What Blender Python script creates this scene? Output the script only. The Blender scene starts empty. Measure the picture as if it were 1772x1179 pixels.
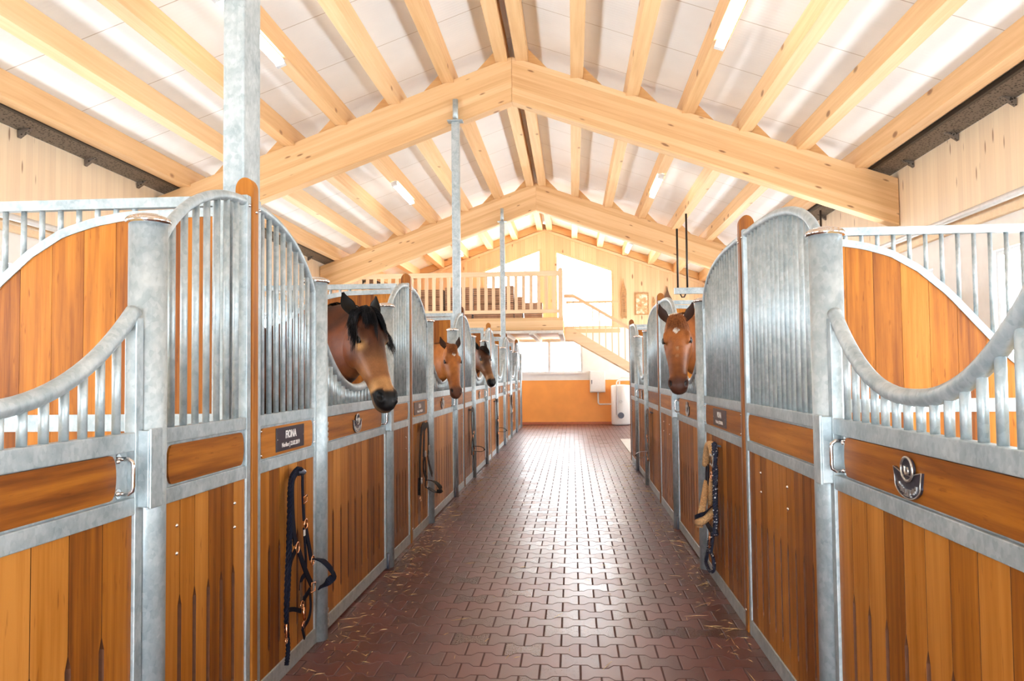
import bpy, bmesh, math, random
from mathutils import Vector, Matrix
random.seed(7)
sc = bpy.context.scene
col = sc.collection
R = math.radians
# ------------------------------------------------------------------ camera
W, H, F = 1772, 1179, 1400.0
yaw, pitch, roll = .0741, .0410, -.0105
fw = Vector((-math.sin(yaw)*math.cos(pitch), math.cos(yaw)*math.cos(pitch), math.sin(pitch)))
rt = Vector((math.cos(yaw), math.sin(yaw), 0)); up = rt.cross(fw)
r2 = rt*math.cos(roll)+up*math.sin(roll); u2 = -rt*math.sin(roll)+up*math.cos(roll)
cd = bpy.data.cameras.new('camera'); cam = bpy.data.objects.new('camera', cd); col.objects.link(cam)
cam.matrix_world = Matrix(((r2.x, u2.x, -fw.x, 0), (r2.y, u2.y, -fw.y, 0), (r2.z, u2.z, -fw.z, 1.463), (0, 0, 0, 1)))
cd.sensor_width = 36; cd.lens = 36*F/W; cd.clip_start = .05; cd.clip_end = 300
sc.camera = cam
sc.view_settings.view_transform = 'Standard'; sc.view_settings.look = 'None'
sc.view_settings.gamma = 1; sc.view_settings.use_curve_mapping = False
EXPO, SKY = 0.62, 15.0
cy = sc.cycles
cy.max_bounces = 8; cy.diffuse_bounces = 5; cy.glossy_bounces = 4; cy.transparent_max_bounces = 8; cy.transmission_bounces = 4
cy.sample_clamp_indirect = 6; cy.caustics_reflective = False; cy.caustics_refractive = False
cy.use_denoising = True

# ------------------------------------------------------------------ node helpers
class NT:
    def __init__(s, name):
        s.m = bpy.data.materials.new(name); s.m.use_nodes = True; s.t = s.m.node_tree
        s.b = s.t.nodes['Principled BSDF']; s.o = s.t.nodes['Material Output']
    def n(s, kind, **kw):
        x = s.t.nodes.new(kind)
        for k, v in kw.items(): setattr(x, k, v)
        return x
    def set(s, sock, v):
        if isinstance(v, bpy.types.NodeSocket): s.t.links.new(v, sock)
        elif isinstance(v, (tuple, list)) and len(v) == 3 and sock.type == 'RGBA': sock.default_value = (*v, 1)
        else: sock.default_value = v
    def math(s, op, a, b=0.0, c=None):
        x = s.n('ShaderNodeMath', operation=op); s.set(x.inputs[0], a); s.set(x.inputs[1], b)
        if c is not None: s.set(x.inputs[2], c)
        return x.outputs[0]
    def xyz(s, which='Object'):
        c = s.n('ShaderNodeTexCoord'); x = s.n('ShaderNodeSeparateXYZ'); s.t.links.new(c.outputs[which], x.inputs[0])
        return c.outputs[which], x.outputs[0], x.outputs[1], x.outputs[2]
    def comb(s, a, b, c):
        x = s.n('ShaderNodeCombineXYZ')
        for i, v in enumerate((a, b, c)): s.set(x.inputs[i], v)
        return x.outputs[0]
    def noise(s, vec, scale=5, detail=3, rough=.5, out=0):
        x = s.n('ShaderNodeTexNoise'); s.set(x.inputs['Vector'], vec); x.inputs['Scale'].default_value = scale
        x.inputs['Detail'].default_value = detail; x.inputs['Roughness'].default_value = rough
        return x.outputs[out]
    def white(s, vec):
        x = s.n('ShaderNodeTexWhiteNoise'); x.noise_dimensions = '3D'; s.set(x.inputs['Vector'], vec); return x.outputs[0]
    def vor(s, vec, scale, feature='F1', out=0):
        x = s.n('ShaderNodeTexVoronoi', feature=feature); s.set(x.inputs['Vector'], vec); x.inputs['Scale'].default_value = scale
        return x.outputs[out]
    def ramp(s, f, stops):
        x = s.n('ShaderNodeValToRGB'); s.set(x.inputs[0], f); e = x.color_ramp.elements
        while len(e) < len(stops): e.new(.5)
        for i, (p, c) in enumerate(stops): e[i].position = p; e[i].color = (*c, 1)
        return x.outputs[0]
    def mix(s, f, a, b, mode='MIX'):
        x = s.n('ShaderNodeMix', data_type='RGBA', blend_type=mode); s.set(x.inputs[0], f); s.set(x.inputs[6], a); s.set(x.inputs[7], b)
        return x.outputs[2]
    def scale(s, vec, v):
        x = s.n('ShaderNodeVectorMath', operation='MULTIPLY'); s.set(x.inputs[0], vec); s.set(x.inputs[1], v); return x.outputs[0]
    def bump(s, h, strength=.2, dist=.01):
        x = s.n('ShaderNodeBump'); s.set(x.inputs['Height'], h); x.inputs['Strength'].default_value = strength; x.inputs['Distance'].default_value = dist
        s.t.links.new(x.outputs[0], s.b.inputs['Normal'])
    def pbr(s, colr, rough=.5, metal=0.0, spec=None):
        s.set(s.b.inputs['Base Color'], colr); s.set(s.b.inputs['Roughness'], rough); s.set(s.b.inputs['Metallic'], metal)
        if spec is not None: s.b.inputs['Specular IOR Level'].default_value = spec
        return s.m

def plain(name, c, rough=.5, metal=0.0, var=.08, sc_=20):
    t = NT(name); co, x, y, z = t.xyz()
    f = t.noise(co, sc_, 2)
    d = tuple(v*(1-var) for v in c); l = tuple(min(1, v*(1+var)) for v in c)
    return t.pbr(t.ramp(f, [(.3, d), (.7, l)]), rough, metal)

def galvanised():
    t = NT('galvanised_steel'); co, x, y, z = t.xyz()
    v = t.vor(t.scale(co, (1, 1, .7)), 75, out=1)
    n = t.noise(co, 14, 4, .6); n2 = t.noise(t.scale(co, (1, 1, .35)), 5, 4, .65)
    sep = t.n('ShaderNodeSeparateColor'); t.t.links.new(v, sep.inputs[0])
    f = t.math('ADD', t.math('MULTIPLY', sep.outputs[0], .13), t.math('ADD', t.math('MULTIPLY', n, .55), t.math('MULTIPLY', n2, .44)))
    c = t.ramp(f, [(.30, (.23, .30, .34)), (.52, (.38, .455, .49)), (.75, (.56, .625, .65))])
    r = t.math('MULTIPLY_ADD', f, .3, .28)
    t.bump(n, .12, .004)
    return t.pbr(c, r, .45)

def orange_wood(name, pa, ga, pw=.125, dark=1.0, var=1.0, attr=False):
    """bamboo-like oiled boards: pa = axis across the boards, ga = grain axis"""
    t = NT(name); co, x, y, z = t.xyz(); ax = [x, y, z]
    oi = t.n('ShaderNodeObjectInfo').outputs['Random']
    pid = t.math('FLOOR', t.math('DIVIDE', t.math('SUBTRACT', t.math('ABSOLUTE', ax[pa]), .05), pw))
    if attr: pa_ = t.n('ShaderNodeAttribute'); pa_.attribute_name = 'plank'; pid = t.math('MULTIPLY', pa_.outputs['Fac'], 91.7)
    w = t.white(t.comb(pid, oi, 3.3))
    sc3 = [26.0, 26.0, 26.0]; sc3[ga] = 1.1
    va = t.n('ShaderNodeVectorMath', operation='ADD'); t.set(va.inputs[0], t.scale(co, tuple(sc3))); t.set(va.inputs[1], t.comb(t.math('MULTIPLY', w, 37), oi, t.math('MULTIPLY', w, 11)))
    g = t.noise(va.outputs[0], 1.0, 5, .65)
    sp = [60.0, 60.0, 60.0]; sp[ga] = 9.0
    vb = t.scale(co, tuple(sp)); knots = t.noise(vb, 1.0, 2, .5)
    big = [5.0, 5.0, 5.0]; big[ga] = .9
    st = t.noise(t.scale(co, tuple(big)), 1.0, 3, .6)
    f = t.math('ADD', t.math('MULTIPLY', t.math('SUBTRACT', g, .12), .72), t.math('ADD', t.math('MULTIPLY', w, .28*var), t.math('MULTIPLY', st, .25)))
    k = dark
    c = t.ramp(f, [(.25, (.085*k, .020*k, .004*k)), (.42, (.25*k, .074*k, .008*k)), (.60, (.44*k, .152*k, .014*k)), (.85, (.64*k, .265*k, .050*k))])
    kk = t.ramp(knots, [(.66, (1, 1, 1)), (.76, (.45, .34, .28))])
    c = t.mix(.7, c, kk, 'MULTIPLY')
    t.bump(g, .08, .003)
    return t.pbr(c, .46, 0, .28)

def spruce(name, ga, lam=None, pa=None, pw=.1, tint=(1, 1, 1), groove=False, pale=0.0):
    """pale spruce: ga grain axis; lam = glulam layer axis, or pa boards axis"""
    t = NT(name); co, x, y, z = t.xyz(); ax = [x, y, z]
    oi = t.n('ShaderNodeObjectInfo').outputs['Random']
    a = lam if lam is not None else pa
    pid = t.math('FLOOR', t.math('DIVIDE', ax[a], pw)) if a is not None else 0.0
    w = t.white(t.comb(pid, oi, 1.7))
    s3 = [22.0, 22.0, 22.0]; s3[ga] = .8
    va = t.n('ShaderNodeVectorMath', operation='ADD'); t.set(va.inputs[0], t.scale(co, tuple(s3))); t.set(va.inputs[1], t.comb(t.math('MULTIPLY', w, 23), oi, t.math('MULTIPLY', w, 9)))
    g = t.noise(va.outputs[0], 1, 4, .6)
    f = t.math('ADD', t.math('MULTIPLY', g, .6), t.math('MULTIPLY', w, .3))
    T = tint; mk = lambda c: tuple(min(1, (c[i]*(1-pale)+(.88, .80, .64)[i]*pale)*T[i]) for i in range(3))
    c = t.ramp(f, [(.2, mk((.60, .34, .15))), (.5, mk((.75, .49, .25))), (.8, mk((.85, .62, .37)))])
    ks = [3.2, 3.2, 3.2]; ks[ga] = 2.2 if lam is not None else 1.5
    if a is not None: ks[a] = 8.0 if pw < .12 else 5.0
    kv = t.vor(t.scale(co, tuple(ks)), 1.0)
    kf = t.ramp(kv, [(.07, (.22, .09, .03)), (.13, (1, 1, 1))])
    c = t.mix(.75, c, kf, 'MULTIPLY')
    if groove:
        fr = t.math('FRACT', t.math('DIVIDE', ax[a], pw)); e = t.math('MINIMUM', fr, t.math('SUBTRACT', 1.0, fr))
        gm = t.math('GREATER_THAN', e, .02); c = t.mix(t.math('SUBTRACT', 1.0, gm), c, mk((.50, .30, .14)))
        t.bump(gm, .3, .006)
    return t.pbr(c, .55)

def paver():
    t = NT('clay_red_pavers'); co, x, y, z = t.xyz()
    pw, ph, A = .2, .158, .13
    u = t.math('DIVIDE', t.math('SUBTRACT', x, .02), pw); v = t.math('DIVIDE', y, ph)
    j = t.math('ROUND', v)
    ph_ = t.math('MULTIPLY_ADD', j, .5, u)
    wv = t.math('COSINE', t.math('MULTIPLY', ph_, 2*math.pi)); wv = t.math('MULTIPLY', wv, 2.2)
    wv = t.math('MAXIMUM', t.math('MINIMUM', wv, 1.0), -1.0)
    d = t.math('SUBTRACT', t.math('SUBTRACT', v, j), t.math('MULTIPLY', wv, A))
    upm = t.math('GREATER_THAN', d, 0.0)
    row = t.math('ADD', j, t.math('SUBTRACT', upm, 1.0))      # lower boundary of this brick
    uu = t.math('MULTIPLY_ADD', t.math('ADD', row, 1.0), .5, u)
    cell = t.math('ROUND', t.math('SUBTRACT', uu, .5))
    fu = t.math('ABSOLUTE', t.math('SUBTRACT', uu, t.math('ROUND', uu)))
    dj = t.math('MINIMUM', t.math('MULTIPLY', t.math('ABSOLUTE', d), ph), t.math('MULTIPLY', fu, pw))
    joint = t.n('ShaderNodeMapRange'); t.set(joint.inputs[0], dj); joint.inputs[1].default_value = .0022; joint.inputs[2].default_value = .0065
    jt = joint.outputs[0]
    w = t.white(t.comb(cell, row, 0.5))
    n = t.noise(co, 160, 2, .6); n2 = t.noise(co, 1.3, 3, .6); n3 = t.noise(co, 420, 1)
    f = t.math('ADD', t.math('MULTIPLY', w, .5), t.math('ADD', t.math('MULTIPLY', n2, .4), t.math('MULTIPLY', t.math('SUBTRACT', n, .5), .5)))
    c = t.ramp(f, [(.15, (.055, .012, .009)), (.5, (.108, .025, .020)), (.85, (.18, .052, .046))])
    c = t.mix(t.ramp(n3, [(.62, (0, 0, 0)), (.72, (.07, .07, .07))]), c, (.5, .36, .33))
    c = t.mix(t.math('SUBTRACT', 1.0, jt), c, (.055, .014, .010))
    rr = t.math('MULTIPLY_ADD', n, .20, t.math('MULTIPLY_ADD', w, .10, .18))
    rr = t.math('MULTIPLY_ADD', t.math('SUBTRACT', 1.0, jt), .6, rr)
    hgt = t.math('ADD', jt, t.math('MULTIPLY', n, .10))
    t.bump(hgt, .6, .0022)
    return t.pbr(c, rr, 0, 1.0)

def emission(name, c, s):
    t = NT(name); e = t.n('ShaderNodeEmission'); e.inputs[0].default_value = (*c, 1); e.inputs[1].default_value = s
    t.t.links.new(e.outputs[0], t.o.inputs[0]); return t.m

M = {}
PENDING = 0
M['steel'] = galvanised()
M['chrome'] = plain('chrome', (.75, .74, .74), .12, 1.0, .03)
M['wood_y'] = orange_wood('oiled_boards', 1, 2, .125, .80, 1.5, True)
M['edge'] = plain('board_edge_painted_shade', (.10, .030, .008), .6, 0, .2, 30)  # slot shade painted as dark brown on the board edges
M['wood_ins'] = orange_wood('oiled_inlay_board', 1, 1, 3.0, .85)
M['wood_x'] = orange_wood('oiled_partition_boards', 0, 2, .15, 1.05, 1.0)
M['wood_post'] = orange_wood('oiled_divider_wood', 1, 2, 3.0, .85)
M['truss'] = spruce('glulam_spruce', 0, lam=2, pw=.0775)
M['purlin'] = spruce('spruce_purlin', 1, pw=.2, pa=None)
M['filler'] = spruce('spruce_block', 0, tint=(.95, .86, .7))
M['clad_side'] = spruce('spruce_cladding_side', 2, pa=1, pw=.095, groove=True, pale=.5)
M['clad_gable'] = spruce('spruce_cladding_gable', 2, pa=0, pw=.12, groove=True, pale=.2)
M['rail_wood'] = spruce('planed_spruce', 0, pale=.25)
M['rail_v'] = spruce('planed_spruce_upright', 2, pale=.25)
M['paver'] = paver()
M['white'] = plain('white_plaster', (.83, .82, .80), .7, 0, .03, 6)
M['orange'] = plain('orange_plaster', (.88, .36, .075), .5, 0, .05, 3)
M['dark'] = None
M['rubber'] = plain('black_rubber', (.02, .02, .02), .5)
M['plate'] = plain('dark_engraved_plate', (.022, .018, .028), .35, 0, .1)
M['letter'] = plain('pale_lettering', (.78, .76, .74), .5)
M['pewter'] = plain('dark_pewter', (.05, .05, .07), .35, .6, .3, 60)
M['silver'] = plain('aged_silver', (.52, .50, .47), .32, .9, .25, 80)
M['brass'] = plain('rose_brass', (.80, .42, .24), .22, 1.0, .1)
M['navy'] = plain('navy_webbing', (.005, .007, .018), .7, 0, .3, 160)
M['blackstrap'] = plain('black_strap', (.006, .005, .006), .6, 0, .3, 120)
M['brownstrap'] = plain('brown_leather', (.10, .045, .02), .45, 0, .3, 60)
M['fleece'] = plain('tan_fleece', (.55, .33, .15), .95, 0, .35, 90)
M['enamel'] = plain('white_enamel', (.82, .82, .80), .35, 0, .02)
M['pipe'] = plain('grey_pipe', (.62, .62, .61), .4, .3, .05)
M['grey'] = plain('grey_plastic', (.12, .13, .17), .4)
M['crate'] = None
M['straw'] = plain('straw', (.62, .42, .18), .8, 0, .3, 50)
M['bedding'] = plain('straw_bedding', (.42, .29, .13), .9, 0, .5, 30)
M['concrete'] = plain('pale_concrete', (.55, .52, .48), .7, 0, .1, 8)
M['lamp'] = emission('lit_tube', (1, .97, .93), 9.0)
M['window_lit'] = emission('lit_frosted_window', (.90, .96, 1.0), 15.0)
M['frame'] = plain('grey_window_frame', (.62, .64, .66), .45)
M['rod'] = plain('dark_rod', (.03, .022, .018), .45, .5)

def ceiling_mat():
    t = NT('white_ceiling_sheet'); co, x, y, z = t.xyz('Generated')
    co, x, y, z = t.xyz()
    fy = t.math('FRACT', t.math('DIVIDE', y, .06)); r = t.math('ABSOLUTE', t.math('SUBTRACT', fy, .5))
    j = t.math('FRACT', t.math('DIVIDE', y, 1.15)); j = t.math('LESS_THAN', j, .010)
    c = t.mix(j, t.ramp(t.noise(co, 2, 2), [(.3, (.80, .80, .79)), (.7, (.85, .85, .84))]), (.5, .44, .38))
    t.bump(r, .35, .006)
    return t.pbr(c, .5)
M['ceil'] = ceiling_mat()
def crate_mat():
    t = NT('brown_woven_slats'); co, x, y, z = t.xyz()
    fz = t.math('FRACT', t.math('DIVIDE', z, .045)); g = t.math('GREATER_THAN', fz, .22)
    fx = t.math('FRACT', t.math('DIVIDE', x, .03)); g2 = t.math('MULTIPLY', g, t.math('MULTIPLY_ADD', t.math('GREATER_THAN', fx, .15), .3, .7))
    c = t.mix(g2, (.14, .085, .055), t.ramp(t.noise(co, 9, 3), [(.3, (.40, .25, .16)), (.7, (.55, .37, .26))]))
    return t.pbr(c, .7)
M['crate'] = crate_mat()

def perforated():
    t = NT('perforated_sheet'); co, x, y, z = t.xyz(); v = t.vor(t.scale(co, (1, 1, 1)), 34)
    f = t.math('LESS_THAN', v, .34); return t.pbr(t.mix(f, (.20, .175, .155), (.03, .024, .02)), .5, .3)
M['dark'] = perforated()
for k_ in ('navy', 'blackstrap'): M[k_].node_tree.nodes['Principled BSDF'].inputs['Specular IOR Level'].default_value = .15

# ------------------------------------------------------------------ mesh helpers
class MB:
    def __init__(s): s.v = []; s.f = []; s.sm = []
    def add(s, vs, fs, smooth=False):
        o = len(s.v); s.v += [tuple(v) for v in vs]; s.f += [tuple(i+o for i in f) for f in fs]; s.sm += [smooth]*len(fs); return s
    def box(s, a, b):
        x0, x1 = sorted((a[0], b[0])); y0, y1 = sorted((a[1], b[1])); z0, z1 = sorted((a[2], b[2]))
        return s.add([(x, y, z) for z in (z0, z1) for y in (y0, y1) for x in (x0, x1)],
                     [(0, 2, 3, 1), (4, 5, 7, 6), (0, 1, 5, 4), (2, 6, 7, 3), (0, 4, 6, 2), (1, 3, 7, 5)])
    def prism(s, poly, axis, d0, d1, smooth=False):
        """poly in the two other axes (in x,y,z order), extruded along axis"""
        def P(a, b, d):
            return {0: (d, a, b), 1: (a, d, b), 2: (a, b, d)}[axis]
        n = len(poly)
        vs = [P(a, b, d0) for a, b in poly]+[P(a, b, d1) for a, b in poly]
        o = len(s.v)
        s.add(vs, [tuple(range(n)), tuple(range(2*n-1, n-1, -1))])
        s.v = s.v[:o+2*n]
        for i in range(n):
            k = (i+1) % n; s.f.append((o+i, o+k, o+n+k, o+n+i)); s.sm.append(smooth)
        return s
    def sweep(s, pts, sect, closed=False, upv=None, caps=True, smooth=True):
        """sect: list of (a,b) or func(i,t)->list; swept along pts"""
        pts = [Vector(p) for p in pts]; n = len(pts); rings = []
        prev = None
        for i, p in enumerate(pts):
            if closed: t = pts[(i+1) % n]-pts[i-1]
            else: t = pts[min(i+1, n-1)]-pts[max(i-1, 0)]
            t = t.normalized() if t.length > 1e-9 else Vector((0, 0, 1))
            if upv is not None: a = Vector(upv[i] if isinstance(upv, list) else upv)
            elif prev is not None: a = prev
            else: a = Vector((0, 0, 1)) if abs(t.z) < .9 else Vector((1, 0, 0))
            a = (a-t*a.dot(t))
            a = a.normalized() if a.length > 1e-6 else t.orthogonal().normalized()
            prev = a; b = t.cross(a)
            S = sect(i, i/max(1, n-1)) if callable(sect) else sect
            rings.append([p+a*q[0]+b*q[1] for q in S])
        m = len(rings[0]); vs = [v for r in rings for v in r]; fs = []
        for i in range(n if closed else n-1):
            for k in range(m):
                k2 = (k+1) % m; i2 = (i+1) % n
                fs.append((i*m+k, i*m+k2, i2*m+k2, i2*m+k))
        o = len(fs)
        if caps and not closed: fs += [tuple(range(m-1, -1, -1)), tuple(range((n-1)*m, n*m))]
        s.add(vs, fs, smooth)
        if caps and not closed: s.sm[-1] = s.sm[-2] = False
        return s
    def tube(s, pts, r, n=12, closed=False):
        sec = [(math.cos(2*math.pi*k/n), math.sin(2*math.pi*k/n)) for k in range(n)]
        f = (lambda i, t: [(a*r(t), b*r(t)) for a, b in sec]) if callable(r) else [(a*r, b*r) for a, b in sec]
        return s.sweep(pts, f, closed)
    def strap(s, pts, w, th, nrm):
        """flat strap: nrm = direction of its thickness"""
        return s.sweep(pts, [(-th/2, -w/2), (th/2, -w/2), (th/2, w/2), (-th/2, w/2)], upv=nrm, smooth=False)
    def ring(s, c, r, rr, nrm, n=20, sx=1.0):
        nrm = Vector(nrm).normalized(); a = Vector((0, 0, 1)) if abs(nrm.z) < .9 else Vector((1, 0, 0)); b = nrm.cross(a).normalized(); a = b.cross(nrm)
        return s.tube([Vector(c)+a*r*math.cos(2*math.pi*k/n)+b*r*sx*math.sin(2*math.pi*k/n) for k in range(n)], rr, 6, True)
    def lathe(s, c, prof, n=24, axis=2):
        vs = []; fs = []
        for r, z in prof:
            for k in range(n):
                t = 2*math.pi*k/n; p = (r*math.cos(t), r*math.sin(t), z)
                if axis == 0: p = (z, p[0], p[1])
                if axis == 1: p = (p[0], z, p[1])
                vs.append((c[0]+p[0], c[1]+p[1], c[2]+p[2]))
        for i in range(len(prof)-1):
            for k in range(n): k2 = (k+1) % n; fs.append((i*n+k, i*n+k2, (i+1)*n+k2, (i+1)*n+k))
        fs += [tuple(range(n-1, -1, -1)), tuple(range((len(prof)-1)*n, len(prof)*n))]
        s.add(vs, fs, True); s.sm[-1] = s.sm[-2] = False
        return s
    def ell(s, c, r, n=12, m=8):
        vs = [(c[0], c[1], c[2]-r[2])]
        for i in range(1, m):
            a = -math.pi/2+math.pi*i/m
            for k in range(n): vs.append((c[0]+r[0]*math.cos(a)*math.cos(2*math.pi*k/n), c[1]+r[1]*math.cos(a)*math.sin(2*math.pi*k/n), c[2]+r[2]*math.sin(a)))
        vs.append((c[0], c[1], c[2]+r[2])); e = len(vs)-1; fs = []
        for k in range(n):
            k2 = (k+1) % n; fs.append((0, 1+k2, 1+k)); fs.append((e, e-n+k, e-n+k2))
            for i in range(m-2): fs.append((1+i*n+k, 1+i*n+k2, 1+(i+1)*n+k2, 1+(i+1)*n+k))
        return s.add(vs, fs, True)
    def mesh(s, name, mat):
        me = bpy.data.meshes.new(name); me.from_pydata([tuple(v) for v in s.v], [], s.f)
        me.polygons.foreach_set('use_smooth', s.sm)
        bm = bmesh.new(); bm.from_mesh(me); bmesh.ops.recalc_face_normals(bm, faces=bm.faces); bm.to_mesh(me); bm.free()
        if mat: me.materials.append(mat)
        return me
    def build(s, name, mat, parent=None, label=None, bevel=0):
        o = bpy.data.objects.new(name, s.mesh(name, mat)); col.objects.link(o); o.parent = parent
        if label: o['label'] = label
        if bevel:
            b = o.modifiers.new('b', 'BEVEL'); b.width = bevel; b.segments = 2; b.limit_method = 'ANGLE'
        return o

def thing(name, loc=(0, 0, 0), label=None, cat=None, group=None, rot=0):
    o = bpy.data.objects.new(name, None); col.objects.link(o); o.location = loc; o.rotation_euler = (0, 0, rot); o.empty_display_size = .1
    return tag(o, label, cat, group)
def tag(o, label=None, cat=None, group=None, kind=None):
    if label: o['label'] = label
    if cat: o['category'] = cat
    if group: o['group'] = group
    if kind: o['kind'] = kind
    return o
def copy_tree(o, loc=None, parent=None, label=None):
    c = o.copy(); col.objects.link(c); c.parent = parent
    if loc is not None: c.location = loc
    if label: c['label'] = label
    for ch in list(KIDS.get(o.name, [])) or list(o.children): copy_tree(ch, None, c)
    return c
KIDS = {}
def text_obj(body, size, parent, loc, rot, bold=.0, width=1.0, name='lettering', mat='letter'):
    cu = bpy.data.curves.new('t', 'FONT'); cu.body = body; cu.size = size; cu.align_x = 'CENTER'; cu.align_y = 'CENTER'; cu.extrude = .0006; cu.offset = bold
    t = bpy.data.objects.new('t', cu); col.objects.link(t); bpy.context.view_layer.update()
    me = bpy.data.meshes.new_from_object(t.evaluated_get(bpy.context.evaluated_depsgraph_get())); bpy.data.objects.remove(t)
    me.materials.clear(); me.materials.append(M[mat])
    o = bpy.data.objects.new(name, me); col.objects.link(o); o.parent = parent; o.location = loc; o.rotation_euler = rot; o.scale = (width, 1, 1)
    return o
# ------------------------------------------------------------------ dimensions
XL, XR = -1.44, .99                 # centre planes of the two stall fronts
RX, RZ, SL = -.745, 5.64, .36       # ridge of the truss tops
def roofz(x): return RZ-SL*abs(x-RX)
WL, WR = -5.60, 4.15
Y0, YG = -3.5, 23.24
PD, PW_ = .20, .165                  # purlin depth / width
LDIV = [3.52+3.51*i for i in range(6)]; RDIV = [4.70+4.52*i for i in range(3)]

# ------------------------------------------------------------------ the setting
tag(MB().box((WL, Y0, -.1), (WR, YG+.2, 0)).build('floor', M['paver']), kind='structure')
tag(MB().box((WL-.2, Y0, 0.0), (XL-.06, 22.9, .03)).build('floor_stalls_left', M['bedding']), kind='structure')
tag(MB().box((XR+.06, Y0, 0.0), (WR, 13.7, .03)).build('floor_stalls_right', M['bedding']), kind='structure')
tag(MB().box((1.02, 14.6, .0), (2.6, 17.9, .012)).build('floor_slab', M['concrete']), kind='structure')
for s, nm, xe in ((-1, 'ceiling_left', WL-.35), (1, 'ceiling_right', WR+.35)):
    z0 = RZ+PD+.005; z1 = roofz(xe)+PD+.005
    m = MB().prism([(RX, z0), (xe, z1), (xe, z1+.12), (RX, z0+.12)], 1, Y0, YG+.3)
    tag(m.build(nm, M['ceil']), kind='structure')

# side walls: white below, spruce cladding above, lit window bands between
wins = [(-.9, 1.3), (2.6, 4.8), (6.1, 8.3), (9.6, 11.8), (13.1, 15.3), (16.6, 18.8), (20.1, 22.3)]
wn = 0
for nm, x, s in (('wall_left', WL, -1), ('wall_right', WR, 1)):
    m = MB(); t = .22*s
    m.box((x, Y0, 0), (x+t, YG, 1.4)); m.box((x, Y0, 2.62), (x+t, YG, 3.02))
    ys = [Y0]+[v for w in wins for v in w]+[YG]
    for i in range(0, len(ys), 2): m.box((x, ys[i], 1.4), (x+t, ys[i+1], 2.62))
    wall = tag(m.build(nm, M['white']), kind='structure')
    MB().box((x, Y0, 3.02), (x+t, YG, roofz(x)+.10)).build('cladding', M['clad_side'], wall, 'vertical spruce boards')
    tag(MB().box((x-.06*s, Y0, 2.93), (x, YG, 3.0)).build('trim_1' if s < 0 else 'trim_2', M['rail_wood'], None), kind='structure')
    for a, b in wins:
        wn += 1
        o = MB(); xx = x+.05*s
        for (y0, y1, z0, z1) in ((a, b, 1.4, 1.45), (a, b, 2.57, 2.62), (a, a+.05, 1.45, 2.57), (b-.05, b, 1.45, 2.57), ((a+b)/2-.03, (a+b)/2+.03, 1.45, 2.57)):
            o.box((xx, y0, z0), (xx+.06*s, y1, z1))
        w = tag(o.build('window_%d' % wn, M['frame']), kind='structure')
        MB().box((xx+.025*s, a+.03, 1.43), (xx+.035*s, b-.03, 2.59)).build('pane', M['window_lit'], w, 'bright frosted pane')
m = MB()
for a, b, c_, d_ in ((WL-.2, -1.9, 0, 3.4), (.9, WR+.2, 0, 3.4)): m.box((a, Y0-.2, c_), (b, Y0, d_))
m.prism([(WL-.2, 2.6), (WR+.2, 2.6), (WR+.2, roofz(WR)+.15), (RX, RZ+PD), (WL-.2, roofz(WL)+.15)], 1, Y0-.2, Y0)
tag(m.build('wall_near_blocker', M['white']), kind='structure')  # unseen wall behind the camera, added to cut light from the near end
# gable wall
TH = .2
def strip(m, x0, x1, zb, zt=None, base=0.0):
    f = (lambda x: roofz(x)+PD) if zt is None else (zt if callable(zt) else (lambda x: zt))
    b = zb if callable(zb) else (lambda x: zb)
    m.prism([(x0, b(x0)), (x1, b(x1)), (x1, f(x1)), (x0, f(x0))], 1, YG, YG+TH)
wt = lambda x: 5.11-SL*abs(x-RX)     # top edge of the gable windows
m = MB(); strip(m, WL-.2, -1.62, 1.26, 2.75); strip(m, -1.62, .29, 1.26, 1.47); strip(m, -1.62, .29, 2.41, 2.75); strip(m, .29, WR+.2, 1.26, 2.75)
wf = tag(m.build('wall_far', M['white']), kind='structure')
m = MB()
for a, b in ((WL-.2, -2.55), (-.86, -.46), (1.2, WR+.2)): strip(m, a, b, 2.75)
strip(m, -2.55, -.86, wt); strip(m, -.46, RX+1.945, wt)
m.build('cladding', M['clad_gable'], wf, 'vertical spruce boards')
m = MB(); strip(m, WL-.2, WR+.2, 0, 1.26); m.build('dado', M['orange'], wf, 'orange painted lower wall')
tag(MB().box((WL, YG-.015, 0), (WR, YG, .07)).build('baseboard_far', plain('terracotta_skirting', (.45, .12, .05), .5)), kind='structure')
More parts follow.
